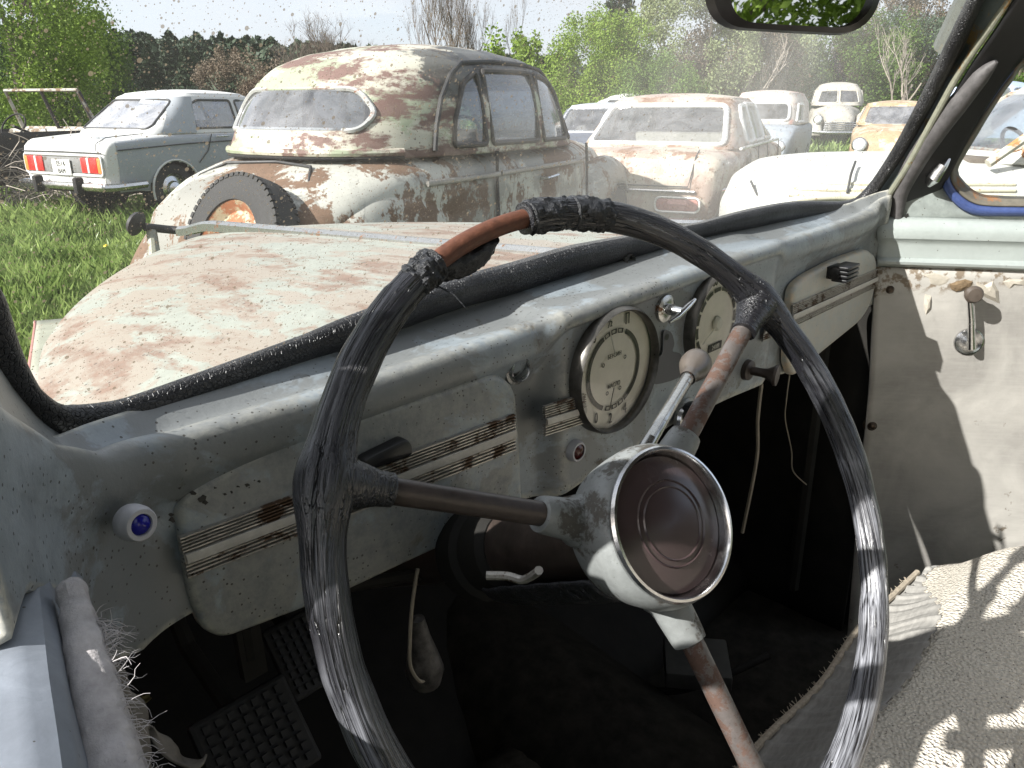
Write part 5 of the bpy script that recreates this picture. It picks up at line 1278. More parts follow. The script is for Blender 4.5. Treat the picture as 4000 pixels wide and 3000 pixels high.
MB().grid(lambda a,b:(lambda x,z:Vector((x,by(D,x,z,3.6)+.012+.01*math.sin(math.pi*b),z)))(lerp(2.02,1.35,a),.775+.02*a+lerp(-.03-.05*a*a,.012,b)+.03*math.sin(math.pi*a)),20,5).build('louvre_flare',m_crs,D.e,solid=.008)
D.tube('side_moulding',[(.45,.82,.90),(-.5,.825,.90),(-1.6,.80,.88)],.015,paint('rusty moulding',(.6,.58,.5),rust=(.3,.14,.06),amount=.5,scale=14,rough=.4))
D.tube('hood_seam',[(1.62,.60,1.0),(1.68,.74,.93),(1.70,.785,.82)],.008,m_gask)
D.tube('hood_seam',[(2.24,.45,.86),(2.18,.60,.72),(2.14,.66,.5)],.008,m_gask)
D.tube('pillar_trim',[(.86,.72,1.0),(.60,.69,1.2),(.36,.62,1.42)],.03,paint('rust streaked pillar',(.6,.57,.48),rust=(.35,.17,.06),amount=.48,scale=12,rough=.5))
for x in (-1.3,1.45):
    for sg in (1,-1): D.wheel(x,sg*.67,r=.32)
# ---------------------------------------------------------------- generic far cars
def faces(c,x,hl=None,grille=None,zc=.62,yh=.52,r=.085,mat=None,body=None):
    for sg in (1,-1):
        h=MB().lathe([(0,.03),(r*.6,.026),(r*.9,.012),(r,.0)],Vector((x,sg*yh,zc)),Vector((1,0,.05)),22).build('headlight',plain('headlight glass',(.75,.77,.78),.12,.2),c.e)
        MB().lathe([(r,.0),(r*1.15,.015),(r*1.3,.0),(r*1.35,-.05)],Vector((x,sg*yh,zc)),Vector((1,0,.05)),22).build('headlight_rim',mat or m_cchr,h)
# E blue grey rounded car behind the pink one
pE=paint('powdery blue grey paint',(.33,.37,.42),rust=(.34,.22,.18),amount=.36,scale=3,rough=.5,speck=.3,speck_scale=20)
E_=Car('van','blue-grey van with a rusty cream roof behind the pink saloon','van',5.55,17.6,205,0,1.0)
E_.body([(-1.9,.74,.35,.95,.96),(-1.85,.78,.32,1.02,1.03),(1.4,.78,.32,1.0,1.02),(1.75,.76,.34,.95,1.0),(1.95,.70,.38,.80,.9),(2.0,.62,.4,.7,.8)],pE,nx=60,nb=36,n=6)
E_.cabin([(1.0,-1.85,1.2,.74),(1.2,-1.85,1.05,.72),(1.45,-1.8,.85,.68),(1.62,-1.7,.68,.58)],paint('rusty cream roof',(.6,.55,.5),rust=(.4,.22,.18),amount=.45,scale=3),[('front',[(-.55,1.08),(.55,1.08),(.50,1.42),(-.50,1.42)],.1),('R',[(.2,1.06),(.9,1.06),(.6,1.4),(.2,1.4)],.05),('L',[(.2,1.06),(.9,1.06),(.6,1.4),(.2,1.4)],.05)],nth=130,nl=26,n=5,crown=.07,trim=pCw,tr=.03)
faces(E_,2.0,zc=.62)
E_.wheel(1.2,.7);E_.wheel(1.2,-.7);E_.wheel(-1.2,.7);E_.wheel(-1.2,-.7)
# F cream pickup with split windscreen
pF=paint('cream rusted paint',(.50,.47,.41),rust=(.34,.20,.13),amount=.36,scale=4,rough=.5,speck=.3,speck_scale=18)
F_=Car('pickup_truck','small cream old truck with a split windscreen facing us near the bushes','truck',9.6,24.2,197,.34,1.0)
F_.body([(-2.2,.70,.4,.95,.96),(-.6,.72,.35,1.05,1.06),(.5,.66,.32,1.02,1.06),(1.0,.50,.32,.98,1.08),(1.5,.42,.34,.92,1.02),(1.85,.36,.36,.80,.90),(1.95,.28,.40,.66,.72)],pF,nx=60,nb=36,n=3)
fender(F_,.75,2.1,.58,.20,.86,pF,'front_fender',pw=.5,n=18); fender(F_,-1.9,-.7,.66,.16,.82,pF,'rear_fender',n=14)
F_.cabin([(1.04,-.75,.70,.70),(1.2,-.75,.62,.69),(1.45,-.72,.44,.64),(1.62,-.62,.28,.52)],pF,[('front',[(-.56,1.12),(-.03,1.12),(-.03,1.46),(-.48,1.44)],.05),('front',[(.56,1.12),(.03,1.12),(.03,1.46),(.48,1.44)],.05),('R',[(-.5,1.1),(.35,1.1),(.22,1.45),(-.5,1.45)],.06),('L',[(-.5,1.1),(.35,1.1),(.22,1.45),(-.5,1.45)],.06),('rear',[(-.3,1.15),(.3,1.15),(.3,1.4),(-.3,1.4)],.08)],nth=150,nl=30,n=4,crown=.08,tr=.02,trim=pF,glass=carglass('dark glass',(.3,.33,.33),.2,1.))
faces(F_,2.03,zc=.68,yh=.58,r=.09)
for k in range(5): F_.tube('grille_bar',[(1.93,.40,.60-.05*k),(2.02,0,.60-.05*k),(1.93,-.40,.60-.05*k)],.014,m_cchr)
F_.tube('bumper',[(2.05,.75,.36),(2.16,.3,.34),(2.16,-.3,.34),(2.05,-.75,.36)],.045,m_cchr)
for x,y in ((1.35,.62),(1.35,-.62),(-1.3,.62),(-1.3,-.62)): F_.wheel(x,y,z=.33,r=.33)
# G orange beige car facing us
pG=paint('faded orange beige paint',(.46,.33,.20),rust=(.30,.18,.09),amount=.36,scale=4,rough=.45,speck=.3,speck_scale=24,second=(.48,.40,.29),sec_amt=.5)
G_=Car('saloon_car','faded orange-beige old car with round headlights facing us','car',7.75,16.4,203,.03,1.0)
G_.body([(-2.0,.60,.36,.80,.82),(-1.8,.72,.32,.95,.96),(-.8,.78,.3,.99,1.0),(.6,.78,.3,.98,1.0),(1.2,.77,.3,.93,.97),(1.8,.74,.32,.86,.90),(2.0,.68,.34,.74,.80),(2.06,.58,.38,.62,.70)],pG,nx=80,nb=40,n=4,arches=(1.3,))
fender(G_,.9,2.14,.62,.15,.84,pG,'front_fender',pw=.35,n=18,hole=(1.3,.3,.33))
G_.cabin([(.97,-1.4,.92,.72),(1.1,-1.25,.75,.69),(1.28,-1.0,.50,.62),(1.38,-.85,.36,.56)],pG,[('front',[(-.60,1.0),(.60,1.0),(.52,1.32),(-.52,1.32)],.08),('R',[(-.6,1.0),(.60,1.0),(.32,1.31),(-.6,1.31)],.05),('L',[(-.6,1.0),(.60,1.0),(.32,1.31),(-.6,1.31)],.05),('rear',[(-.5,1.0),(.5,1.0),(.45,1.3),(-.45,1.3)],.08)],nth=150,nl=30,n=5,crown=.06,tr=.016,glass=carglass('blue hazy glass',(.55,.62,.75),.35,2.),trim=pG)
G_.interior([-.6,.1],.6,1.0,.35)
faces(G_,2.10,zc=.66,yh=.62,r=.10)
G_.tube('bumper',[(2.0,.85,.44),(2.22,.5,.42),(2.24,0,.42),(2.22,-.5,.42),(2.0,-.85,.44)],.05,pCw)
for x,y in ((1.3,.66),(1.3,-.66),(-1.3,.66),(-1.3,-.66)): G_.wheel(x,y)
# H blue roofed car behind it
pH=plain('pale blue paint',(.36,.43,.56),.35,var=.15,scale=4)
H_=Car('saloon_car','pale blue fastback roof showing behind the orange-beige car','car',12.4,20.6,150,.28,1.15)
H_.body([(-2.0,.60,.36,.80,.82),(-1.8,.76,.32,.95,.96),(.6,.78,.3,.98,1.0),(1.8,.74,.32,.86,.90),(2.06,.6,.38,.62,.70)],pH,nx=40,nb=30,n=5)
H_.cabin([(.96,-1.8,.95,.72),(1.15,-1.45,.70,.68),(1.33,-1.0,.42,.60),(1.40,-.7,.25,.52)],pH,[('front',[(-.60,1.0),(.60,1.0),(.5,1.3),(-.5,1.3)],.08),('R',[(-.8,1.02),(.60,1.02),(.32,1.32),(-.7,1.32)],.05),('L',[(-.8,1.02),(.60,1.02),(.32,1.32),(-.7,1.32)],.05)],nth=110,nl=22,n=5,crown=.07,trim=m_cchr,tr=.015)
for x,y in ((1.3,.66),(1.3,-.66),(-1.3,.66),(-1.3,-.66)): H_.wheel(x,y)
# I dark car with light blue grey roof between the round-roofed and pink ones
pI=plain('dull blue black paint',(.09,.10,.13),.35,var=.4,scale=3)
I_=Car('saloon_car','dark grey car with bright trim between the round-roofed and pink saloons','car',1.55,13.2,196,-.02,1.0)
I_.body([(-2.1,.6,.36,.80,.82),(-1.9,.76,.32,.97,.98),(-.6,.80,.3,1.0,1.0),(.8,.80,.3,.98,1.0),(1.8,.78,.32,.88,.92),(2.1,.72,.34,.78,.82),(2.16,.66,.38,.66,.70)],pI,nx=60,nb=34,n=6,arches=(1.35,))
I_.cabin([(.98,-1.5,.95,.73),(1.12,-1.3,.75,.70),(1.30,-1.0,.50,.63),(1.38,-.85,.36,.57)],plain('pale lilac roof paint',(.42,.44,.50),.3,var=.12,scale=3),[('front',[(-.62,1.01),(.62,1.01),(.54,1.33),(-.54,1.33)],.08),('R',[(-.8,1.02),(.62,1.02),(.34,1.32),(-.7,1.32)],.05),('L',[(-.8,1.02),(.62,1.02),(.34,1.32),(-.7,1.32)],.05),('rear',[(-.5,1.03),(.5,1.03),(.45,1.32),(-.45,1.32)],.06)],nth=130,nl=26,n=6,crown=.05,trim=m_cchr,tr=.018)
I_.interior([-.6,.1],.6,1.0,.35)
faces(I_,2.17,zc=.62,yh=.56,r=.085); I_.tube('bumper',[(2.1,.8,.42),(2.28,0,.42),(2.1,-.8,.42)],.045,m_cchr); I_.tube('belt_trim',[(2.12,.62,.80),(1.0,.80,.93),(-1.5,.80,.96)],.014,m_cchr); I_.tube('belt_trim',[(2.14,-.55,.80),(2.17,.55,.80)],.02,m_cchr)
for x,y in ((1.35,.68),(1.35,-.68),(-1.3,.68),(-1.3,-.68)): I_.wheel(x,y)
# J white car: only its roof shows
J_=Car('saloon_car','white car whose flat roof just shows above the pink saloon','car',3.05,19.2,100,.10,1.05)
J_.body([(-2.1,.6,.36,.80,.82),(-1.9,.76,.32,.97,.98),(1.8,.78,.32,.88,.92),(2.16,.66,.38,.66,.70)],pB,nx=30,nb=24,n=6)
J_.cabin([(.97,-1.3,.9,.73),(1.30,-.95,.50,.65),(1.40,-.7,.30,.55)],pB,[('L',[(-.9,1.02),(.6,1.02),(.3,1.32),(-.7,1.32)],.05),('R',[(-.9,1.02),(.6,1.02),(.3,1.32),(-.7,1.32)],.05)],nth=90,nl=18,n=6,crown=.07,trim=m_cchr)
for x,y in ((1.3,.68),(1.3,-.68),(-1.3,.68),(-1.3,-.68)): J_.wheel(x,y)
# L red-orange and white cars seen through the passenger window
L_=Car('hatchback','orange-red small car beyond the white sedan, seen through the passenger window','car',8.1,8.9,-70,0,1.)
pL=paint('orange red paint',(.55,.13,.06),rust=(.3,.15,.1),amount=.35,scale=3)
L_.body([(-1.9,.6,.36,.80,.82),(-1.7,.74,.32,.95,.96),(1.6,.76,.32,.88,.92),(1.95,.66,.38,.66,.70)],pL,nx=40,nb=28,n=5)
L_.cabin([(.95,-1.5,.8,.70),(1.25,-1.1,.50,.63),(1.37,-.8,.30,.55)],pB,[('L',[(-.9,1.0),(.55,1.0),(.3,1.3),(-.7,1.3)],.05),('R',[(-.9,1.0),(.55,1.0),(.3,1.3),(-.7,1.3)],.05),('front',[(-.58,1.0),(.58,1.0),(.5,1.3),(-.5,1.3)],.06)],nth=100,nl=20,n=6,crown=.06,trim=m_gask)
for x,y in ((1.2,.66),(1.2,-.66),(-1.2,.66),(-1.2,-.66)): L_.wheel(x,y)
# M far car at left behind the white saloon (hood and edge of cream body)
M_=Car('saloon_car','low cream car mostly hidden behind the white boxy saloon','car',-6.6,16.6,70,-.12,1.)
pM=paint('old cream paint',(.52,.50,.44),rust=(.2,.12,.07),amount=.4,scale=3)
M_.body([(-2.0,.6,.36,.85,.86),(-1.8,.76,.32,.99,1.0),(.8,.78,.3,1.0,1.02),(1.8,.76,.32,.95,.98),(2.1,.6,.38,.66,.70)],pM,nx=40,nb=28,n=5)
M_.cabin([(.99,-1.2,.4,.70),(1.2,-1.0,.20,.65),(1.28,-.8,.0,.6)],pM,[('R',[(-.8,1.03),(.2,1.03),(.05,1.2),(-.7,1.2)],.04)],nth=80,nl=14,n=6,crown=.05)
for x,y in ((1.2,.66),(1.2,-.66),(-1.2,.66),(-1.2,-.66)): M_.wheel(x,y)
# ---------------------------------------------------------------- K : open wreck with bare windscreen frame
K=Car('open_wreck','burnt-out open car body with a bare windscreen frame and steering wheel','car',-7.0,11.0,20,0,1.)
m_wr=paint('charred brown metal',(.025,.022,.020),rust=(.06,.04,.028),amount=.45,scale=5,rough=.75,bd=.004)
m_wrl=paint('bare bleached metal',(.46,.44,.38),rust=(.16,.11,.07),amount=.5,scale=8,rough=.6)
K.e.location=(-7.15,11.6,.05); K.e.scale=(1.12,1.12,1.0)
MB().grid(lambda a,b:(lambda x,c:Vector((x,(.78 if c<.5 else -.78)*(1-.08*abs(.5-abs(c-.5))),lerp(.35,.98,1-abs(2*(.5-abs(c-.5))-1)) if False else .35+.62*(1-abs(1-2*abs(c-.5))) )))(lerp(-2.1,1.9,a),b),40,20).build('body_shell',m_wr,K.e,solid=.02)
K.bx('tub_side',(-.3,-.74,.62),(3.4,.05,.62),m_wr,.01); K.bx('tub_side',(-.3,.74,.62),(3.4,.05,.62),m_wr,.01); K.bx('tail',(-2.0,0,.60),(.06,1.45,.60),m_wr,.02); K.bx('tub_floor',(-.2,0,.35),(3.4,1.4,.05),m_wr,.01)
K.bx('scuttle',(.75,0,.93),(.5,1.46,.10),m_wrl,.03); K.bx('bonnet',(1.5,0,.80),(1.1,1.2,.30),m_wr,.08)
K.tube('windscreen_frame',[(.70,.68,.97),(.50,.64,1.52),(.50,-.64,1.52),(.70,-.68,.97)],.026,m_wrl)
K.tube('windscreen_frame',[(.68,.0,.97),(.50,.0,1.52)],.022,m_wr); K.tube('windscreen_frame',[(.72,.70,.98),(.72,-.70,.98)],.03,m_wrl)
K.tube('windscreen_frame',[(.66,-.66,1.06),(.52,-.63,1.50)],.032,m_wr)
c=Vector((.28,.34,1.02)); K.tube('steering_wheel',[(c[0]+.10*math.sin(t),c[1]+.20*math.cos(t),c[2]+.17*math.sin(t)) for t in [2*math.pi*i/28 for i in range(28)]],.012,m_under,closed=True)
K.tube('steering_column',[(.28,.34,1.02),(.75,.34,.80)],.02,m_wr)
rb=random.Random(3)
for i in range(60):
    p=Vector((rb.uniform(-1.9,.5),rb.uniform(-.7,.7),rb.uniform(.5,.95))); pts=[p]
    for k in range(4): p=p+Vector((rb.uniform(-.2,.2),rb.uniform(-.2,.2),rb.uniform(-.12,.14))); pts.append(p)
    if i<14: K.tube('scrap_rod',pts,rb.uniform(.01,.022),rb.choice([m_wr,m_wrl,m_wr]))
for x,y in ((1.2,.66),(1.2,-.66),(-1.3,.66),(-1.3,-.66)): K.wheel(x,y)
# ================================================================ GROUND, HILL, VEGETATION
def gz(x,y):
    return .35*sstep(16,24,y)*sstep(2,9,x)+.05*mnoise.noise(Vector((x*.12,y*.12,0)))+.035*mnoise.noise(Vector((x*.5,y*.5,4)))
def groundmat():
    m,nt=newmat('meadow ground'); q=N(nt); v=q.coord()
    n1=q.noise(v,.35,6,.6); n2=q.noise(v,18,6,.7)
    c=q.mix(n2,(.030,.048,.014),(.085,.125,.035)); c=q.mix(q.ramp(n1,.5,.7),c,(.10,.11,.045))
    q.pbr(c,.95,0,q.bump(n2,1.,.05),.1); return m
vs=[];fs=[]
ys=[-30+i*.8 for i in range(60)]; ys=[y for y in ys if y<18]+[18+(1.12**k-1)*8 for k in range(1,50)]
xs_=[-16+i*.5 for i in range(66)]; xs_=[-1500,-500,-200,-100,-60,-40,-28,-22,-18]+xs_+[19,23,30,40,60,100,200,500,1500]
for y in ys:
    for x in xs_: vs.append(Vector((x,y,gz(x,y) if abs(x)<40 and y<60 else 0)))
n_=len(xs_); fs=[(j*n_+i,j*n_+i+1,(j+1)*n_+i+1,(j+1)*n_+i) for j in range(len(ys)-1) for i in range(n_-1)]
g=MB().add(vs,fs).build('ground',groundmat()); g['kind']='structure'
def leafmat(name,c1,c2,trans=.35,rough=.6):
    m,nt=newmat(name); q=N(nt)
    gi=q.n('ShaderNodeNewGeometry').outputs['Random Per Island']; 
    big=q.noise(q.coord(),1.1,3)
    col=q.mix(q.math('ADD',q.math('MULTIPLY',gi,.6),q.math('MULTIPLY',q.ramp(big,.3,.7),.4)),c1,c2)
    d=q.n('ShaderNodeBsdfPrincipled',ins={'Base Color':col,'Roughness':rough,'Specular IOR Level':.3}); t=q.n('ShaderNodeBsdfTranslucent',ins={'Color':col})
    x=q.n('ShaderNodeMixShader',ins={0:trans,1:d.outputs[0],2:t.outputs[0]}); o=q.n('ShaderNodeOutputMaterial'); nt.links.new(x.outputs[0],o.inputs[0]); return m
l_bright=leafmat('bright spring leaves',(.10,.17,.02),(.26,.36,.06)); l_green=leafmat('green leaves',(.045,.09,.015),(.15,.24,.045)); l_dark=leafmat('dark conifer needles',(.010,.022,.010),(.035,.06,.025),.1)
l_pale=leafmat('pale willow leaves',(.16,.20,.09),(.34,.38,.20)); l_brown=leafmat('dry twigs and buds',(.10,.075,.05),(.22,.17,.12),.2); l_deep=leafmat('deep green leaves',(.02,.05,.01),(.09,.16,.03),.3)
l_teal=leafmat('blue green scrub',(.03,.055,.035),(.09,.13,.075),.2)
bark=plain('grey bark',(.13,.105,.085),.9,var=.4,scale=12,bump=.8,bd=.02); bark2=plain('pale twigs',(.30,.26,.22),.9,var=.3,scale=8)
def leaf_quads(P,size,rs,flat=.0,asp=.6):
    n=len(P); a=rs.normal(size=(n,3)); a/=np.linalg.norm(a,axis=1,keepdims=True); b=rs.normal(size=(n,3)); b-=a*(a*b).sum(1,keepdims=True); b/=np.linalg.norm(b,axis=1,keepdims=True)
    s=(size*rs.uniform(.55,1.3,n))[:,None]
    V=np.stack([P-a*s*.5,P+b*s*.5*asp,P+a*s*.5,P-b*s*.5*asp],1).reshape(-1,3)
    return V,np.arange(4*n).reshape(n,4)
def cloud(rad,n,nclump,rs,shape=1.,hollow=.5,cs=.34):
    """leaf positions: clumps spread through an ellipsoid, denser towards its surface"""
    d=rs.normal(size=(nclump,3)); d/=np.linalg.norm(d,axis=1,keepdims=True); r=rs.uniform(hollow,1.,nclump)**(1/2.2)
    c=d*r[:,None]*np.array(rad); c[:,2]+=0
    k=rs.integers(0,nclump,n); sz=rs.uniform(.5,1.3,nclump)[k]
    o=rs.normal(size=(n,3)); o/=np.linalg.norm(o,axis=1,keepdims=True); o*=(rs.uniform(0,1,n)**.5)[:,None]
    return c[k]+o*np.array(rad)*cs*sz[:,None]
def branches(mb,p,d,L_,r,depth,rr,spread=.5,up=.15,n=5):
    pts=[p]; q_=p; dd=d
    for k in range(4): dd=(dd+Vector((rr.uniform(-1,1),rr.uniform(-1,1),rr.uniform(-.6,1)))*.12+Vector((0,0,up*.15))).normalized(); q_=q_+dd*L_/4; pts.append(q_)
    mb.tube(pts,[r*(1-.11*k) for k in range(5)],n if r>.03 else 3,cap=False)
    if depth<=0: return
    for k in range(3 if depth>1 else 4):
        t=rr.uniform(.35,1.); b=pts[min(4,int(t*4))]; nd=(dd+Vector((rr.uniform(-1,1),rr.uniform(-1,1),rr.uniform(-.5,.9)))*spread*1.6+Vector((0,0,up))).normalized()
        branches(mb,b,nd,L_*rr.uniform(.55,.8),r*.55,depth-1,rr,spread,up,n)
def tree(name,label,base,h,rad,leaf,n,size,seed,cat='tree',trunk=True,group=None,nclump=30,zc=None,hollow=.4,cs=.34,tr=.12,extra=None):
    rs=np.random.default_rng(seed); rr=random.Random(seed)
    e=empty(name,Matrix.Translation(base)); tag(e,label,cat,group)
    zc=zc if zc is not None else h-rad[2]
    P=cloud(rad,n,nclump,rs,hollow=hollow,cs=cs); P[:,2]+=zc; P=P[P[:,2]>.02]
    V,F=leaf_quads(P,size,rs); np_mesh('crown',V,F,leaf,e)
    mb=MB(); branches(mb,Vector((0,0,-.1)),Vector((rr.uniform(-.1,.1),0,1)),max(.3,zc*.9),tr,3 if trunk else 2,rr,.55)
    mb.build('trunk',bark,e); return e
def baretree(name,label,base,h,seed,r=.12,depth=5,spread=.42,nst=1,mat=None,up=.3,twig=0.):
    rr=random.Random(seed); e=empty(name,Matrix.Translation(base)); tag(e,label,'tree')
    mb=MB()
    for k in range(nst): branches(mb,Vector((rr.uniform(-.5,.5)*(nst>1),rr.uniform(-.4,.4)*(nst>1),-.1)),Vector((rr.uniform(-.3,.3),rr.uniform(-.2,.2),1)).normalized(),h*.42,r,depth,rr,spread,up)
    mb.build('trunk',mat or bark,e)
    return e
def at(px,py,Y):
    p=Gd(px,py,Y); return Vector((p[0],p[1],0))
def ztop(py,Y,px=2000): return Gd(px,py,Y)[2]
# left bright tree
tree('leafy_tree','tall bright green tree at the far left edge behind the open wreck',at(60,400,22),8.6,(3.1,3,4.3),l_bright,60000,.095,11,nclump=150,zc=4.0,hollow=.3,cs=.2)
tree('leafy_tree','darker green tree right of the bright one, above the open wreck',at(250,400,26),4.6,(2.3,2,2.5),l_green,32000,.10,12,nclump=90,zc=2.0,cs=.24)
tree('bush','blue-green bush behind the white boxy saloon',at(520,420,27),2.2,(3.2,2,1.3),l_teal,30000,.08,13,'bush',False,nclump=90,zc=.9,cs=.2)
tree('bush','brown leafless thicket left of the round-roofed car',at(915,420,29),3.3,(1.25,1.2,1.75),l_brown,22000,.07,14,'bush',False,nclump=70,zc=1.6,cs=.22)
tree('bush','second brown thicket just behind the round roof',at(1090,420,31),2.9,(1.3,1.2,1.5),l_brown,14000,.08,15,'bush',False,nclump=50,zc=1.5,cs=.22)
baretree('bare_tree','round bare tree above the roof of the round-roofed car',at(1235,300,34),5.9,21,.10,6,.6,3,up=.12)
baretree('bare_tree','tall thin bare tree with upright branches left of the green bushes',at(1760,300,30),7.2,22,.06,6,.46,3,mat=bark,up=.6)
baretree('bare_tree','slim bare tree beside the green shrub top',at(1880,300,31),6.6,26,.04,6,.34,2,mat=bark,up=.75)
tree('bush','small bright shrub top beside the bare tree',at(1985,420,24),3.3,(.85,.8,1.5),l_bright,5000,.12,31,'bush',False,nclump=24,zc=1.9)
tree('bush','narrow bright green shrub left of the big green bush',at(2110,420,22),3.2,(.8,.8,1.5),l_bright,6500,.11,32,'bush',False,nclump=30,zc=1.7)
tree('leafy_tree','big rounded bright green tree in the middle, left of the mirror',at(2330,420,21),4.1,(1.5,1.5,1.9),l_bright,60000,.062,33,nclump=130,zc=1.95,hollow=.2,cs=.24)
tree('leafy_tree','green bush overlapping the pink saloon roof line',at(2560,420,19.5),2.6,(1.3,1.2,1.3),l_green,30000,.06,34,nclump=80,zc=1.2,cs=.24)
tree('leafy_tree','pale green tree under the rear-view mirror',at(2680,420,25),5.4,(2.0,1.8,2.4),l_pale,36000,.08,35,nclump=90,zc=2.9,cs=.24)
baretree('conifer','dark spruce top behind the big green tree',at(2410,300,36),1.,23,.05,1)
def conifer(base,h,w_,seed,label,n=9000,name='conifer',size=.22,leaf=None,e=None):
    rs=np.random.default_rng(seed); 
    if e is None: e=empty(name,Matrix.Translation(base)); tag(e,label,'tree')
    t=rs.uniform(.06,1,n)**.8; lay=np.floor(t*14)/14; fr=(t*14)%1
    rad=w_*(1-t)**.85*(.55+.45*(1-fr))*rs.uniform(.3,1.,n)**.4; th=rs.uniform(0,6.283,n)+0
    P=np.stack([rad*np.cos(th),rad*np.sin(th),t*h-.12*rad],1); V,F=leaf_quads(P,size,rs,asp=.35); np_mesh('crown',V,F,leaf or l_dark,e)
    MB().tube([Vector((0,0,-.1)),Vector((0,0,h*.5)),Vector((0,0,h*.98))],[.16,.1,.01],6).build('trunk',bark,e); return e
for o in [o for o in bpy.data.objects if o.name.startswith('conifer')]:
    for c in list(o.children): bpy.data.objects.remove(c)
    conifer(None,9.4,1.5,41,'',6000,e=o,size=.26)
tree('leafy_tree','pale willow-like tree right of centre, left of the cream truck',at(3010,420,27),5.6,(1.5,1.4,2.6),l_pale,24000,.08,36,nclump=70,zc=2.9)
treespots=[(2850,26,4.6,l_brown,'brown budding tree below the mirror, left half'),(3180,30,6.3,l_brown,'brown budding tree above the cream truck'),(3330,28,4.4,l_green,'muted green tree right of the cream truck'),(3430,32,6.6,l_brown,'brown bare-twigged tree near the right windscreen pillar'),(3560,29,4.6,l_teal,'grey-green scrub tree beside the right pillar'),(3720,30,5.6,l_brown,'brown tree seen across the right pillar'),(3950,26,4.6,l_green,'green tree seen through the passenger window')]
for i,(px,Y,h,lf,lb_) in enumerate(treespots):
    tree('leafy_tree',lb_,at(px,420,Y),h,(2.0,1.8,h*.5),lf,24000,.085,50+i,nclump=80,zc=h*.5,hollow=.25,cs=.25)
baretree('bare_tree','pale forked bare trunk below the mirror',at(2900,300,24),4.6,61,.07,4,.5,1,mat=bark2)
baretree('bare_tree','pale bare branches beside the right pillar',at(3480,300,25),5.2,62,.06,4,.5,1,mat=bark2)
for k in range(5):
    px=[2150,2750,3000,3250,3500][k]; tree('bush',['low dark hedge behind the dark grey car','low brown hedge behind the pink saloon','low green scrub beside the blue-grey van','low scrub under the cream truck','low scrub behind the pale blue roof'][k],at(px,430,23.5+k),1.7,(2.6,1.2,1.1),[l_green,l_brown,l_teal,l_green,l_green][k],8000,.11,70+k,'bush',False,nclump=40,zc=.7)
for k,(px,py,Y,w_) in enumerate([(370,170,62,2.3),(450,190,58,2.2),(520,160,64,2.6),(590,175,60,2.4),(665,165,63,2.6),(735,185,60,2.3)]):
    conifer(at(px,300,Y),ztop(py,Y),w_,90+k,['first dark conifer of the row on the left hillside foot','second dark conifer of the row at the hill foot','third dark conifer of the row, above the white boxy saloon','fourth dark conifer of the row, above the saloon roof','fifth dark conifer of the row, near the round roof','last dark conifer of the row, left of the brown thicket'][k],n=9000,size=.34,name='conifer')
rsb=random.Random(12); bb=empty('bramble_heap',Matrix.Translation(at(120,640,10.5))); tag(bb,'heap of dry tangled brambles in front of the open wreck','brambles')
mb=MB()
for i in range(260):
    p=Vector((rsb.gauss(0,.45),rsb.gauss(0,.3),rsb.uniform(0,.45))); pts=[p]; d=Vector((rsb.uniform(-1,1),rsb.uniform(-1,1),rsb.uniform(.4,1.4))).normalized()
    for k in range(5): d=(d+Vector((rsb.uniform(-.5,.5),rsb.uniform(-.5,.5),-.28))).normalized(); p=p+d*.17; p[2]=max(p[2],.01); pts.append(p)
    mb.tube(pts,.006,3,cap=False)
mb.build('canes',bark2,bb)
# hillside with a conifer wood
hv=[];nx_,ny_=90,24
def hill(x,y):
    t=(y-70)/130; prof=sstep(0,1,t)
    H=lerp(17,8,sstep(-130,40,x))*1.0+2*mnoise.noise(Vector((x*.02,y*.02,7)))
    if x>60: H=8
    return prof*H-.5
hm=leafmat('hill cover',(.02,.035,.02),(.05,.08,.04))
mb=MB(); mb.grid(lambda a,b:Vector((lerp(-330,260,a),lerp(70,260,b),hill(lerp(-330,260,a),lerp(70,260,b)))),90,30)
hl_=mb.build('hill',plain('hill meadow',(.045,.07,.035),.95,var=.5,scale=.08)); hl_['kind']='structure'
rs=np.random.default_rng(5); n=1500; X=rs.uniform(-260,140,n); Yh=rs.uniform(95,235,n); Vs=[];Fs=[];off=0
keepX=[]
for x,y in zip(X,Yh):
    d=(mnoise.noise(Vector((x*.018,y*.02,2)))+.15)
    if d<-.15: continue
    h=rs.uniform(2.4,4.2); w_=rs.uniform(1.6,2.6); z=hill(x,y); k=110
    t=rs.uniform(0,1,k); rad=w_*(1-t**2)**.7*rs.uniform(.5,1,k); th=rs.uniform(0,6.28,k); P=np.stack([x+rad*np.cos(th),y+rad*np.sin(th),z+t*h],1); V,F=leaf_quads(P,1.5,rs,asp=.6); Vs.append(V);Fs.append(F+off);off+=len(V)
fo=np_mesh('forest',np.concatenate(Vs),np.concatenate(Fs),leafmat('distant wood',(.014,.028,.016),(.045,.07,.035),.1)); tag(fo,'dark wooded hillside far behind the cars','wood',kind='stuff')
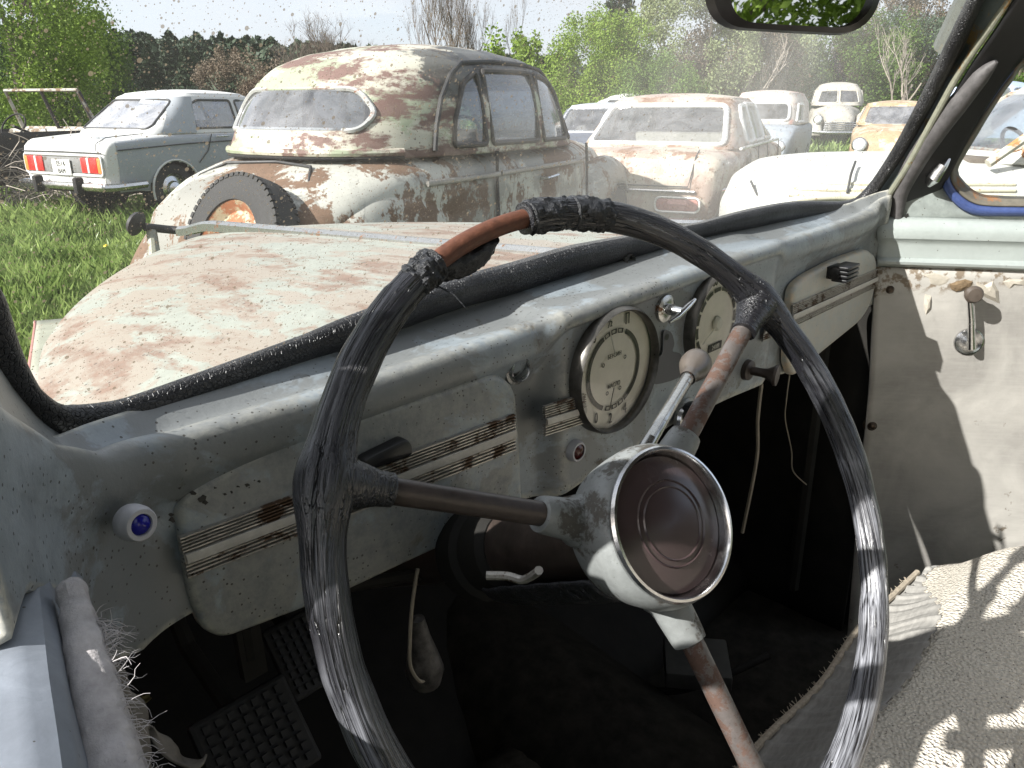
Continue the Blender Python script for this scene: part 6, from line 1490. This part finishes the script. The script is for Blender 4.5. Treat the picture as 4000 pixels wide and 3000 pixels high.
# ------------------------------------------------ grass blades
rs=np.random.default_rng(9)
def blades(n,x0,x1,y0,y1,hh,ww,pow_=1.):
    X=rs.uniform(x0,x1,n); Y=y0+(y1-y0)*rs.uniform(0,1,n)**pow_
    dens=np.array([mnoise.noise(Vector((a*1.3,b*1.3,1))) for a,b in zip(X,Y)]); k=dens>rs.uniform(-.7,.3,n); X,Y,dens=X[k],Y[k],dens[k]; n=len(X)
    Z=np.array([gz(a,b) for a,b in zip(X,Y)]); h=hh*rs.uniform(.5,1.4,n)*(1+.8*dens); th=rs.uniform(0,6.283,n); lean=rs.uniform(.1,.8,n)*h; la=rs.uniform(0,6.283,n); w_=ww*rs.uniform(.6,1.5,n)
    dx,dy=np.cos(th)*w_,np.sin(th)*w_; lx,ly=np.cos(la)*lean,np.sin(la)*lean
    V=np.stack([np.stack([X-dx,Y-dy,Z],1),np.stack([X+dx,Y+dy,Z],1),np.stack([X+dx*.7+lx*.45,Y+dy*.7+ly*.45,Z+h*.65],1),np.stack([X+lx,Y+ly,Z+h],1)],1).reshape(-1,3)
    return V,np.arange(4*n).reshape(n,4)
V1,F1=blades(120000,-7.5,.2,3.2,14,.13,.0085,1.2); V2,F2=blades(60000,-12,18,12,34,.17,.02,1.1); V3,F3=blades(15000,-8,8,3,10,.10,.02); V4,F4=blades(5000,-6.2,-2.2,8.6,10.2,.20,.005); V5,F5=blades(4000,-1.8,.6,3.2,4.6,.18,.005)
go=np_mesh('grass',*(lambda VV,FF:(np.concatenate(VV),np.concatenate([f_+sum(len(v_) for v_ in VV[:i]) for i,f_ in enumerate(FF)])))([V1,V2,V3,V4,V5],[F1,F2,F3,F4,F5]),leafmat('grass blades',(.06,.12,.02),(.34,.43,.14),.4,.35)); tag(go,'lush green meadow grass between the parked cars','grass',kind='stuff')
# dandelions
m_yel=plain('yellow petals',(.80,.55,.03),.6)
for i,(px,py) in enumerate([(563,835),(155,865),(420,1010)]):
    d=ray(px,py); t=-CAMH/d[2]; p=Vector((d[0]*t,d[1]*t,gz(d[0]*t,d[1]*t))); e=empty('dandelion',Matrix.Translation(p)); tag(e,'yellow dandelion flower in the grass left of the hood','flower','dandelions in the meadow')
    MB().tube([Vector((0,0,0)),Vector((.005,0,.13))],.003,5).build('stem',l_green,e); MB().lathe([(0,.012),(.014,.010),(.022,.002),(.0,-.004)],Vector((.005,0,.135)),Vector((-.1,-.3,1)),12).build('flower_head',m_yel,e)
# ------------------------------------------------ trees behind the car (seen in the mirror)
for i,(x,y,h) in enumerate([(3.6,-5.0,5.0),(1.2,-6.0,5.5),(5.8,-3.6,5.0),(2.4,-8.5,6.5),(-.8,-8.0,6.)]):
    tree('leafy_tree',['deep green tree behind the old car, filling the mirror','deep green tree left of the mirror tree, behind the car','deep green tree behind the passenger side','tall green tree far behind the old car','tall green tree behind and left of the car'][i],Vector((x,y,0)),h,(1.8,1.8,h*.45),l_deep if i%2 else l_bright,30000,.07,80+i,nclump=70,zc=h*.52)
# ================================================================ LIGHT, SKY, CAMERA
SUN_AZ=Vector((-.863,-.509)); SUN_AZ.normalize(); EL=R_(33)
to_sun=Vector((SUN_AZ[0]*math.cos(EL),SUN_AZ[1]*math.cos(EL),math.sin(EL)))
sl=bpy.data.lights.new('sun','SUN'); sl.energy=4.3; sl.angle=R_(.5); sl.color=(1,.972,.93)
so_=bpy.data.objects.new('sun',sl); COL.objects.link(so_); so_.rotation_euler=to_sun.to_track_quat('Z','Y').to_euler()
w=bpy.data.worlds.new('World'); scene.world=w; w.use_nodes=True
nt=w.node_tree; nt.nodes.clear()
sky=nt.nodes.new('ShaderNodeTexSky'); sky.sky_type='NISHITA'; sky.sun_disc=False; sky.sun_elevation=EL; sky.sun_rotation=math.atan2(to_sun[0],to_sun[1]); sky.air_density=.8; sky.dust_density=3; sky.ozone_density=1.
bg=nt.nodes.new('ShaderNodeBackground'); bg.inputs[1].default_value=.15
wo_=nt.nodes.new('ShaderNodeOutputWorld'); qn=N(nt)
gv=qn.n('ShaderNodeTexCoord').outputs['Generated']; cl=qn.ramp(qn.noise(qn.n('ShaderNodeMapping',ins={'Vector':gv,'Scale':(1,1,3)}).outputs[0],1.6,6,.6),.30,.60,.55,.97)
nt.links.new(qn.mix(cl,sky.outputs[0],(2.35,2.46,2.62)),bg.inputs[0]); nt.links.new(bg.outputs[0],wo_.inputs[0])
cd=bpy.data.cameras.new('camera'); cam=bpy.data.objects.new('camera',cd); COL.objects.link(cam)
cd.sensor_width=36; cd.lens=36*FPX/4000; cd.clip_start=.01; cd.clip_end=3000
cam.location=(0,0,CAMH); cam.rotation_euler=(R_(90)-PITCH,0,0); scene.camera=cam
scene.view_settings.view_transform='Standard'; scene.view_settings.look='None'; scene.view_settings.exposure=1.36; scene.view_settings.gamma=1
